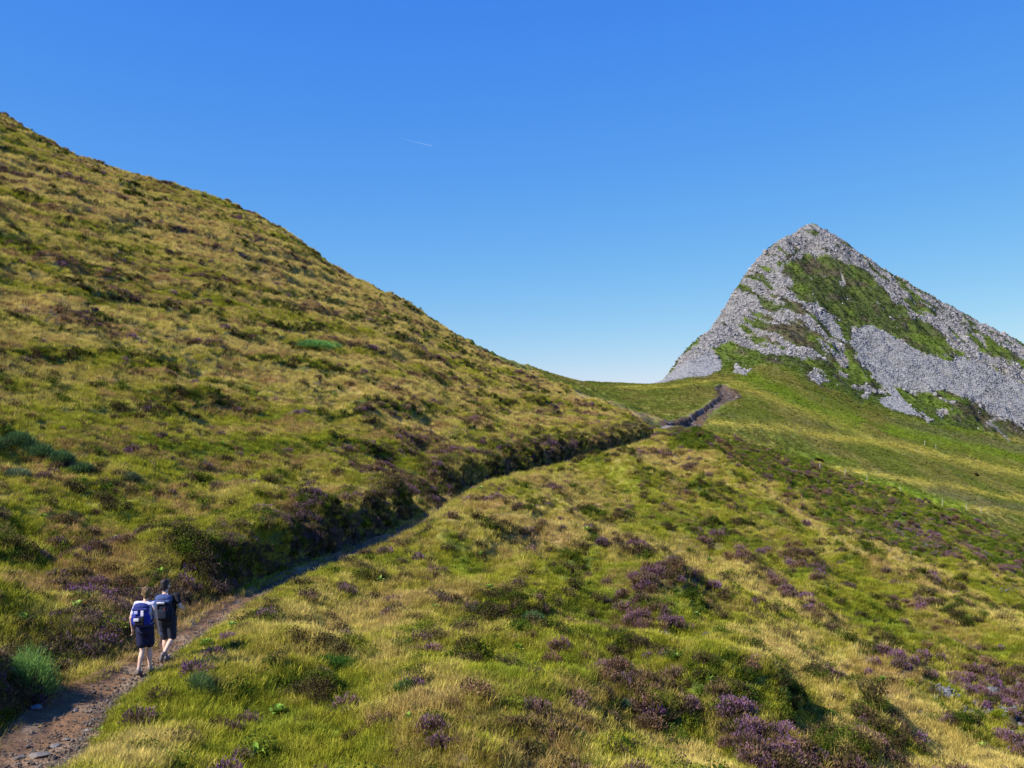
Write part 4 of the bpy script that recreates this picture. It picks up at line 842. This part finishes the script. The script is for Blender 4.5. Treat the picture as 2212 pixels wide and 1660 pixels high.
# stony patches showing through the heather on the right
SP = [(2045, 1499, 30, 12), (2208, 1535, 34, 22), (2110, 1542, 30, 10), (2156, 1493, 34, 9), (1954, 1160, 40, 12), (1995, 1180, 30, 14), (2204, 1600, 20, 14), (2190, 1270, 30, 8)]
P, S_ = [], []
for cx, cy, rx, ry in SP:
    for _ in range(90):
        x, y, z = ray_hit(cx + random.gauss(0, rx * .6), cy + random.gauss(0, ry * .6), 12, 150); P.append((x, y, z + .05)); S_.append(random.uniform(.025, .075) * (1 + y / 60))
scatter('rock_debris', 'pale blue grey broken rock showing between heather at the lower right', 'rocks', P, [make_stone(50 + i, 1, .7) for i in range(3)], np.array(S_), np.array([.17, .168, .18]) * rng.uniform(.7, 1.2, len(P))[:, None], tilt=.6)

# fence posts
M_POST = simple('weathered post wood', (0.36, 0.33, 0.28), .85, .25, 12)
POSTS = [(1771, 1014, 'weathered fence post furthest left, on the heather rim below the dark bush'), (1825, 1028, 'tallest looking pale fence post at the left tip of the yellow meadow strip'), (1873, 1043, 'thin fence post third from the left along the heather rim'), (1945, 1067, 'faint fence post fourth from the left beside the bright green field'),
         (2036, 1092, 'darker fence post on the straw rim right of the green field'), (2088, 1104, 'pale fence post left one of the pair near the right edge'), (2119, 1112, 'pale fence post right one of the pair near the right edge'),
         (1997, 964, 'tiny far fence post left one on the upper meadow line'), (2022, 972, 'tiny far fence post right one on the upper meadow line')]
for i, (u, v, lb) in enumerate(POSTS):
    x, y, z = ray_hit(u, v, 90); bm = bmesh.new(); hgt = 1.15 if i < 7 else 1.6; rr = .055 if i < 7 else .08
    bmesh.ops.create_cone(bm, cap_ends=True, segments=8, radius1=rr, radius2=rr * .85, depth=hgt + .4, matrix=Matrix.Translation((0, 0, hgt / 2 - .2)))
    bmesh.ops.create_cone(bm, cap_ends=True, segments=8, radius1=rr * .85, radius2=rr * .3, depth=rr, matrix=Matrix.Translation((0, 0, hgt + rr / 2)))
    me = bpy.data.meshes.new('fence_post'); bm.to_mesh(me); bm.free(); me.materials.append(M_POST)
    o = bpy.data.objects.new('fence_post', me); col.objects.link(o); o.location = (x, y, z); o.rotation_euler = (random.uniform(-.05, .05), random.uniform(-.07, .07), 0); tag(o, lb, 'fence post', 'fence posts along the meadow')

# contrail
def contrail():
    D = 9000.0; a = Vector(((862 - CX) / FPX * D, D, (CY - 299) / FPX * D)); b = Vector(((935 - CX) / FPX * D, D, (CY - 316) / FPX * D))
    m = mat('contrail ice'); o_ = N(m, 'ShaderNodeOutputMaterial'); di = N(m, 'ShaderNodeBsdfDiffuse'); di.inputs[0].default_value = (.80, .88, .98, 1); t = N(m, 'ShaderNodeBsdfTransparent'); mx = N(m, 'ShaderNodeMixShader'); at = N(m, 'ShaderNodeAttribute', attribute_name='thin')
    LK(m, at.outputs['Fac'], mx.inputs[0]); LK(m, t.outputs[0], mx.inputs[1]); LK(m, di.outputs[0], mx.inputs[2]); LK(m, mx.outputs[0], o_.inputs['Surface'])
    V, F, A = [], [], []; n = 30; d = (b - a).normalized(); s1 = d.cross(Vector((0, 1, 0))).normalized(); s2 = d.cross(s1)
    for i in range(n + 1):
        t_ = i / n; c = a.lerp(b, t_); r = 5.5 - 1.5 * t_ + .6 * math.sin(i * 1.9); r = r if i < n else .5
        for k in range(8):
            q = k / 8 * 6.283; V.append(c + s1 * r * math.cos(q) + s2 * r * math.sin(q)); A.append(.015 + .10 * t_ ** 1.2 + (.05 if t_ > .93 else 0))
    for i in range(n):
        for k in range(8): F.append((i * 8 + k, i * 8 + (k + 1) % 8, i * 8 + 8 + (k + 1) % 8, i * 8 + 8 + k))
    o = mesh_from('contrail', [v[:] for v in V], F, m, {'thin': ('FLOAT', 'POINT', A)}); tag(o, 'short faint white aircraft trail in the blue sky', 'contrail')
contrail()

# ------------------------------------------------------------------ the two walkers
def tube(bm, pts, rad, seg=12, sub=4):
    # tapered tube through the points with round ends
    P = [Vector(p) for p in pts]; Q, Rr = [], []
    for i in range(len(P) - 1):
        for j in range(sub): t = j / sub; Q.append(P[i].lerp(P[i + 1], t)); Rr.append(rad[i] + (rad[i + 1] - rad[i]) * t)
    Q.append(P[-1]); Rr.append(rad[-1])
    rings = []
    for i, c in enumerate(Q):
        d = (Q[min(i + 1, len(Q) - 1)] - Q[max(i - 1, 0)]).normalized(); s = d.cross(Vector((0, 1, 0.13))).normalized(); t = d.cross(s)
        rings.append([bm.verts.new(c + (s * math.cos(k / seg * 6.28318) + t * math.sin(k / seg * 6.28318)) * Rr[i]) for k in range(seg)])
    for i in range(len(rings) - 1):
        for k in range(seg): bm.faces.new((rings[i][k], rings[i][(k + 1) % seg], rings[i + 1][(k + 1) % seg], rings[i + 1][k]))
    bm.faces.new(rings[0][::-1]); bm.faces.new(rings[-1])
    for c, r in ((Q[0], Rr[0]), (Q[-1], Rr[-1])): ell(bm, c, (r, r, r))
def ell(bm, c, r, rot=None):
    m = Matrix.Translation(c) @ (rot.to_4x4() if rot else Matrix.Identity(4)) @ Matrix.Diagonal((r[0], r[1], r[2], 1))
    bmesh.ops.create_uvsphere(bm, u_segments=16, v_segments=10, radius=1.0, matrix=m)
def fuse(name, bm, m, voxel, parent, smooth_it=6, extra=None):
    bmesh.ops.recalc_face_normals(bm, faces=bm.faces); me = bpy.data.meshes.new(name); bm.to_mesh(me); bm.free(); t = bpy.data.objects.new(name, me); col.objects.link(t)
    r = t.modifiers.new('r', 'REMESH'); r.mode = 'VOXEL'; r.voxel_size = voxel; r.use_smooth_shade = True
    if smooth_it: q = t.modifiers.new('s', 'SMOOTH'); q.iterations = smooth_it; q.factor = .5
    dg = bpy.context.evaluated_depsgraph_get(); dg.update(); nm = bpy.data.meshes.new_from_object(t.evaluated_get(dg)); bpy.data.objects.remove(t)
    nm.materials.clear(); nm.materials.append(m); nm.name = name; o = bpy.data.objects.new(name, nm); col.objects.link(o); o.parent = parent; return o
def box(bm, c, s, rot=(0, 0, 0), bev=.02):
    r = bmesh.ops.create_cube(bm, size=1.0); vs = r['verts']
    M = Matrix.Translation(c) @ Matrix.Rotation(rot[2], 4, 'Z') @ Matrix.Rotation(rot[1], 4, 'Y') @ Matrix.Rotation(rot[0], 4, 'X') @ Matrix.Diagonal((*s, 1))
    bmesh.ops.transform(bm, matrix=M, verts=vs)
    bmesh.ops.bevel(bm, geom=list({e for v in vs for e in v.link_edges}), offset=min(bev, min(s) * .45), segments=3, affect='EDGES', profile=.6)
def obj_bm(name, bm, m, parent):
    me = bpy.data.meshes.new(name); bm.to_mesh(me); bm.free(); me.materials.append(m)
    for p in me.polygons: p.use_smooth = True
    o = bpy.data.objects.new(name, me); col.objects.link(o); o.parent = parent; return o
def hand(bm, wrist, dirv, side, curl=.35):
    d = Vector(dirv).normalized(); lat = Vector((0, 1, 0)); lat = (lat - d * lat.dot(d)).normalized(); nrm = d.cross(lat) * side
    w = Vector(wrist); palm = w + d * .05
    ell(bm, palm, (.042, .019, .05), rot=Matrix((lat, nrm, d)).transposed())
    for i, (o, L) in enumerate(((.030, .068), (.010, .078), (-.011, .072), (-.030, .056))):
        b = w + d * .085 + lat * o; q = [b]; a = 0
        for s_ in (.45, .33, .22): a += curl; q.append(q[-1] + (d * math.cos(a) - nrm * math.sin(a)) * L * s_)
        tube(bm, q, [.0095, .009, .0085, .0075], 8, 2)
    b = w + d * .03 + lat * .03; tube(bm, [b, b + (d * .6 + lat * .8).normalized() * .035, b + (d * .6 + lat * .8).normalized() * .04 + d * .03], [.012, .011, .009], 8, 2)
def face_and_head(bm, c, w, yaw=0.0):
    # head seen from behind here, but it has its face: brow, nose, mouth, chin, ears
    Rz = Matrix.Rotation(yaw, 3, 'Z'); c = Vector(c); k = w / .15
    def at(x, y, z): return c + Rz @ Vector((x * k, y * k, z * k))
    ell(bm, at(0, -.008, .02), (.076 * k, .096 * k, .098 * k), Rz); ell(bm, at(0, .028, -.035), (.060 * k, .068 * k, .082 * k), Rz); ell(bm, at(0, .062, -.088), (.028 * k, .025 * k, .022 * k), Rz)
    tube(bm, [at(0, .09, .015), at(0, .112, -.02)], [.010 * k, .016 * k], 8, 2)
    for sx in (-1, 1): ell(bm, at(sx * .079, -.005, -.012), (.011 * k, .022 * k, .033 * k), Rz); ell(bm, at(sx * .032, .08, .03), (.022 * k, .014 * k, .009 * k), Rz); ell(bm, at(sx * .038, .07, -.03), (.022 * k, .02 * k, .02 * k), Rz)
    for dz in (-.052, -.062): ell(bm, at(0, .089, dz), (.024 * k, .010 * k, .006 * k), Rz)
    return at, Rz
SKIN = simple('skin', (0.66, 0.43, 0.33), .55, .06, 20, spec=.4)
EYE = simple('eye', (0.05, 0.04, 0.035), .25, .0, 5)
def cloth(name, c, var=.18): return simple(name, c, .85, var, 14, .012)

def person(u, v, d, label, P, mats, seed):
    x = (u - CX) / FPX * d; root = bpy.data.objects.new('person', None); col.objects.link(root)
    sd, zp, _ = dist_line(np.array([x]), np.array([d]), PL); hw_ = half_width(d)
    z = float(zp[0]) + (.0 if abs(sd[0]) < hw_ else 0.0)
    root.location = (x, d, z); tag(root, label, 'person')
    bm = bmesh.new(); J = P
    at, Rz = face_and_head(bm, J['head'], J['hw'], J['yaw'])
    tube(bm, [J['neck0'], J['head']], [J['nr'], J['nr'] * .92])
    w = J['w']; pc = Vector(J['pelvis']); ch = Vector(J['chest'])
    ell(bm, pc, (w * .92, .105, .12)); ell(bm, (pc + ch) / 2, (w * .76, .092, .17)); ell(bm, ch, (w * 1.0, .108, .17))
    tube(bm, [J['shL'], ch + Vector((0, 0, .10)), J['shR']], [.055, .085, .055])
    for S in 'LR':
        tube(bm, [J['sh' + S], J['el' + S], J['wr' + S]], [.052 * J['m'], .039 * J['m'], .026 * J['m']]); hand(bm, J['wr' + S], Vector(J['wr' + S]) - Vector(J['el' + S]), 1 if S == 'L' else -1, J.get('curl', .35))
        tube(bm, [J['hip' + S], J['kn' + S]], [.088 * J['m'], .054 * J['m']]); k_, a_ = Vector(J['kn' + S]), Vector(J['an' + S]); dn = (a_ - k_); bk = Vector((0, -.018, 0))
        tube(bm, [k_, k_ + dn * .3 + bk, k_ + dn * .65 + bk * .6, a_], [.050 * J['m'], .054 * J['m'], .040 * J['m'], .033 * J['m']]); tube(bm, [a_, J['toe' + S]], [.036, .03])
    fuse('body', bm, SKIN, .0075, root, 5)
    for sx in (-1, 1): bm = bmesh.new(); ell(bm, at(sx * .032, .083, .012), (.010, .008, .007), Rz); obj_bm('eye', bm, EYE, root)
    # hair
    bm = bmesh.new(); k = J['hw'] / .15
    if J['hair'] == 'up':
        ell(bm, at(0, -.020, .030), (.083 * k, .102 * k, .104 * k), Rz); ell(bm, at(0, -.055, -.035), (.060 * k, .062 * k, .062 * k), Rz); ell(bm, at(0, -.085, -.055), (.034, .040, .050), Rz); ell(bm, at(.015, -.11, .03), (.035, .03, .045), Rz)
    else:
        ell(bm, at(0, -.018, .034), (.081 * k, .099 * k, .096 * k), Rz); ell(bm, at(0, -.045, -.025), (.066 * k, .066 * k, .065 * k), Rz)
        rd = random.Random(seed)
        for _ in range(26): ell(bm, at(rd.uniform(-.055, .055), rd.uniform(-.08, .07), .10 + rd.uniform(0, .018)), (.016, .016, .02))
    rd = random.Random(seed + 1)
    for _ in range(46): a = rd.uniform(2.6, 6.8); zz = rd.uniform(-.05, .09); ell(bm, at(math.cos(a) * .07, -.02 + math.sin(a) * .088, zz), (.013, .013, .030))
    h = fuse('hair', bm, mats['hair'], .0075, root, 2)
    # shirt
    bm = bmesh.new(); e = .016
    ell(bm, pc + Vector((0, 0, .06)), (w * .95 + e, .112 + e, .12)); ell(bm, (pc + ch) / 2, (w * .80 + e, .100 + e, .18)); ell(bm, ch, (w * .93 + e, .112 + e, .175))
    tube(bm, [J['shL'], ch + Vector((0, 0, .10)), J['shR']], [.056, .085, .056])
    for S in 'LR':
        s_, l_ = Vector(J['sh' + S]), Vector(J['el' + S]); tube(bm, [s_, s_.lerp(l_, J['sleeve' + S])], [.058 * J['m'], .053 * J['m']])
    fuse('shirt', bm, mats['shirt'], .009, root, 3)
    # shorts
    bm = bmesh.new(); ell(bm, pc + Vector((0, 0, .02)), (w * .88 + e, .118, .12)); ell(bm, pc + Vector((0, -.03, -.06)), (w * .88 + e, .114, .11))
    for S in 'LR':
        h_, k_ = Vector(J['hip' + S]), Vector(J['kn' + S]); tube(bm, [h_, h_.lerp(k_, J['hem'])], [.108 * J['m'], J['hemr']])
    sh_ = fuse('shorts', bm, mats['shorts'], .009, root, 3)
    for S in 'LR':
        a_, t_ = Vector(J['an' + S]), Vector(J['toe' + S]); f = (t_ - a_).normalized(); dn = Vector(J.get('sole' + S, (0, 0, -1)))
        bm = bmesh.new(); tube(bm, [a_, a_ + dn * .03], [.046, .046]); tube(bm, [a_ - f * .03 + dn * .035, a_.lerp(t_, .6) + dn * .03, t_ + dn * .0], [.044, .046, .036])
        so = fuse('shoe', bm, mats['shoe'], .008, root, 2)
        bm = bmesh.new(); tube(bm, [a_ - (a_ - Vector(J['kn' + S])).normalized() * .0, a_ - (a_ - Vector(J['kn' + S])).normalized() * .05], [.040, .040]); fuse('sock', bm, mats['sock'], .008, root, 1)
    return root

hikW = dict(head=(.02, .03, 1.525), hw=.148, yaw=.15, neck0=(.015, 0, 1.36), nr=.046, w=.148, m=.90, pelvis=(0, 0, .90), chest=(.005, 0, 1.20),
            shL=(-.152, 0, 1.325), shR=(.160, 0, 1.335), elL=(-.238, -.05, 1.07), elR=(.215, -.03, 1.08), wrL=(-.245, .03, .855), wrR=(.222, .06, .86),
            hipL=(-.075, 0, .86), hipR=(.078, 0, .86), knL=(-.035, -.03, .455), knR=(.06, .08, .46), anL=(-.072, -.13, .095), anR=(.062, .09, .085), toeL=(-.078, .02, .045), toeR=(.07, .23, .05),
            hem=.66, hemr=.098, hair='up', sleeveL=.72, sleeveR=.22)
MW = dict(hair=simple('brown hair', (0.13, 0.08, 0.035), .6, .4, 40, .01), shirt=cloth('pale lilac shirt', (0.52, 0.50, 0.63)), shorts=cloth('navy shorts', (0.010, 0.012, 0.045)), shoe=cloth('brown walking shoes', (0.13, 0.10, 0.08)), sock=cloth('grey sock', (.35, .3, .28)))
hikM = dict(head=(-.045, .03, 1.565), hw=.158, yaw=-.35, neck0=(-.035, 0, 1.40), nr=.055, w=.178, m=1.04, pelvis=(0, 0, .93), chest=(-.01, 0, 1.23),
            shL=(-.205, 0, 1.365), shR=(.195, 0, 1.365), elL=(-.245, .02, 1.10), elR=(.285, -.04, 1.13), wrL=(-.20, .17, .98), wrR=(.235, .17, 1.08),
            hipL=(-.085, 0, .89), hipR=(.09, 0, .89), knL=(-.075, .10, .47), knR=(.088, .06, .48), anL=(-.05, .06, .09), anR=(-.01, -.20, .20), toeL=(-.045, .21, .05), toeR=(-.06, -.16, .06), soleR=(-.1, -.9, -.3),
            hem=.90, hemr=.088, hair='short', sleeveL=.45, sleeveR=.55, curl=.6)
MM = dict(hair=simple('dark hair', (0.035, 0.025, 0.022), .6, .3, 40, .01), shirt=cloth('black shirt', (0.012, 0.012, 0.018)), shorts=cloth('dark slate shorts', (0.022, 0.027, 0.05)), shoe=cloth('grey walking shoes', (0.18, 0.16, 0.16)), sock=cloth('dark sock', (.08, .07, .07)))
pw = person(313, 1455, 18.4, 'walker with brown pinned up hair, pale shirt and navy shorts nearer on the path', hikW, MW, 5)
pm = person(361, 1428, 19.35, 'walker with short dark hair, black shirt and knee length shorts ahead on the path', hikM, MM, 9)

def backpack(owner, label, back_y, cz, W, H, D, mats, style):
    root = bpy.data.objects.new('backpack', None); col.objects.link(root); root.location = owner.location; tag(root, label, 'backpack')
    y = back_y - D / 2
    bm = bmesh.new(); box(bm, (0, y, cz), (W * .86, D, H * .8), (R(-4), 0, 0), .07); ell(bm, (0, y + .01, cz - H * .22), (W * .46, D * .52, H * .25)); obj_bm('main_bag', bm, mats[0], root)
    bm = bmesh.new(); ell(bm, (0, y + .005, cz + H * .40), (W * .47, D * .58, H * .17)); box(bm, (0, y - .01, cz + H * .34), (W * .88, D * 1.1, H * .12), (R(8), 0, 0), .03); obj_bm('lid', bm, mats[1], root)
    for s in (-1, 1):
        bm = bmesh.new(); ell(bm, (s * W * .45, y, cz - H * .16), (W * .12, D * .36, H * .24)); obj_bm('side_pocket', bm, mats[2], root)
        bm = bmesh.new(); q = [(s * W * .24, back_y - .01, cz + H * .32), (s * W * .32, back_y + .10, cz + H * .50), (s * W * .36, back_y + .235, cz + H * .28), (s * W * .38, back_y + .235, cz - .02), (s * W * .43, back_y + .05, cz - H * .30)]
        for i in range(4):
            a, b = Vector(q[i]), Vector(q[i + 1]); dd = b - a; M = Matrix.Translation((a + b) / 2) @ dd.to_track_quat('Z', 'X').to_matrix().to_4x4() @ Matrix.Diagonal((.02 if i > 0 else .012, .055, dd.length * 1.06, 1)); bmesh.ops.create_cube(bm, size=1, matrix=M)
        obj_bm('shoulder_strap', bm, mats[3], root)
        bm = bmesh.new(); tube(bm, [(s * W * .2, y - D * .5, cz + H * .22), (s * W * .22, y - D * .54, cz - H * .2)], [.008, .008], 6); obj_bm('compression_strap', bm, mats[3], root)
    bm = bmesh.new(); box(bm, (0, y - D * .48, cz - H * .16), (W * .56, D * .35, H * .36), (R(-4), 0, 0), .04); obj_bm('front_pocket', bm, mats[4], root)
    bm = bmesh.new()
    for i in range(24):
        a0_, a1_ = i / 24 * 6.283, (i + 1) / 24 * 6.283; p0 = Vector((math.cos(a0_) * (W * .52), .0 + math.sin(a0_) * .135, cz - H * .42)); p1 = Vector((math.cos(a1_) * (W * .52), math.sin(a1_) * .135, cz - H * .42)); dd = p1 - p0
        bmesh.ops.create_cube(bm, size=1, matrix=Matrix.Translation((p0 + p1) / 2) @ Matrix.Rotation(math.atan2(dd.y, dd.x), 4, 'Z') @ Matrix.Diagonal((dd.length * 1.1, .014, .045, 1)))
    obj_bm('hip_belt', bm, mats[3], root)
    if style == 'blue':
        for c, s_, m_ in (((.055, y - D * .56, cz + H * .17), (.055, .02, .11), mats[5]), ((-.06, y - D * .56, cz + H * .20), (.07, .02, .06), mats[6])):
            bm = bmesh.new(); box(bm, c, s_, (R(-4), 0, 0), .01); obj_bm('fabric_panel', bm, m_, root)
        bm = bmesh.new(); box(bm, (-.045, y - D * .68, cz - H * .10), (.10, .04, .055), (0, 0, 0), .012); obj_bm('buckle_flap', bm, mats[5], root)
    else:
        bm = bmesh.new(); box(bm, (-.03, y - D * .52, cz + H * .27), (W * .5, .05, .05), (R(15), 0, 0), .015); obj_bm('reflective_panel', bm, mats[5], root)
        for sx in (-.10, .06):
            bm = bmesh.new(); box(bm, (sx, y - D * .54, cz - .02), (.025, .02, .12), (0, 0, 0), .008); obj_bm('red_trim', bm, mats[6], root)
    return root
BLUE = cloth('blue nylon', (0.016, 0.028, 0.27), .12); DKB = cloth('dark blue nylon', (0.02, 0.03, 0.16)); BLK = cloth('black nylon', (0.012, 0.012, 0.016)); PALE = cloth('pale panel', (0.62, 0.58, 0.66)); NAVY = cloth('navy nylon', (0.012, 0.016, 0.032)); GRB = cloth('slate blue nylon', (0.05, 0.075, 0.19)); REDD = cloth('dark red trim', (0.16, 0.02, 0.015)); LIL = cloth('lilac panel', (0.42, 0.45, 0.75))
backpack(pw, 'bright blue backpack with pale panels on the nearer walker', -.11, 1.13, .315, .44, .16, [BLUE, DKB, BLUE, DKB, BLK, PALE, LIL], 'blue')
backpack(pm, 'dark navy backpack with slate blue lid on the walker ahead', -.125, 1.13, .37, .54, .19, [NAVY, GRB, NAVY, BLK, NAVY, PALE, REDD], 'navy')
for o in list(scene.objects):
    if o.parent is None and o.name.startswith(('person', 'backpack')) and (o.location - pm.location).length < .05: o.scale = (.955, .955, .955)
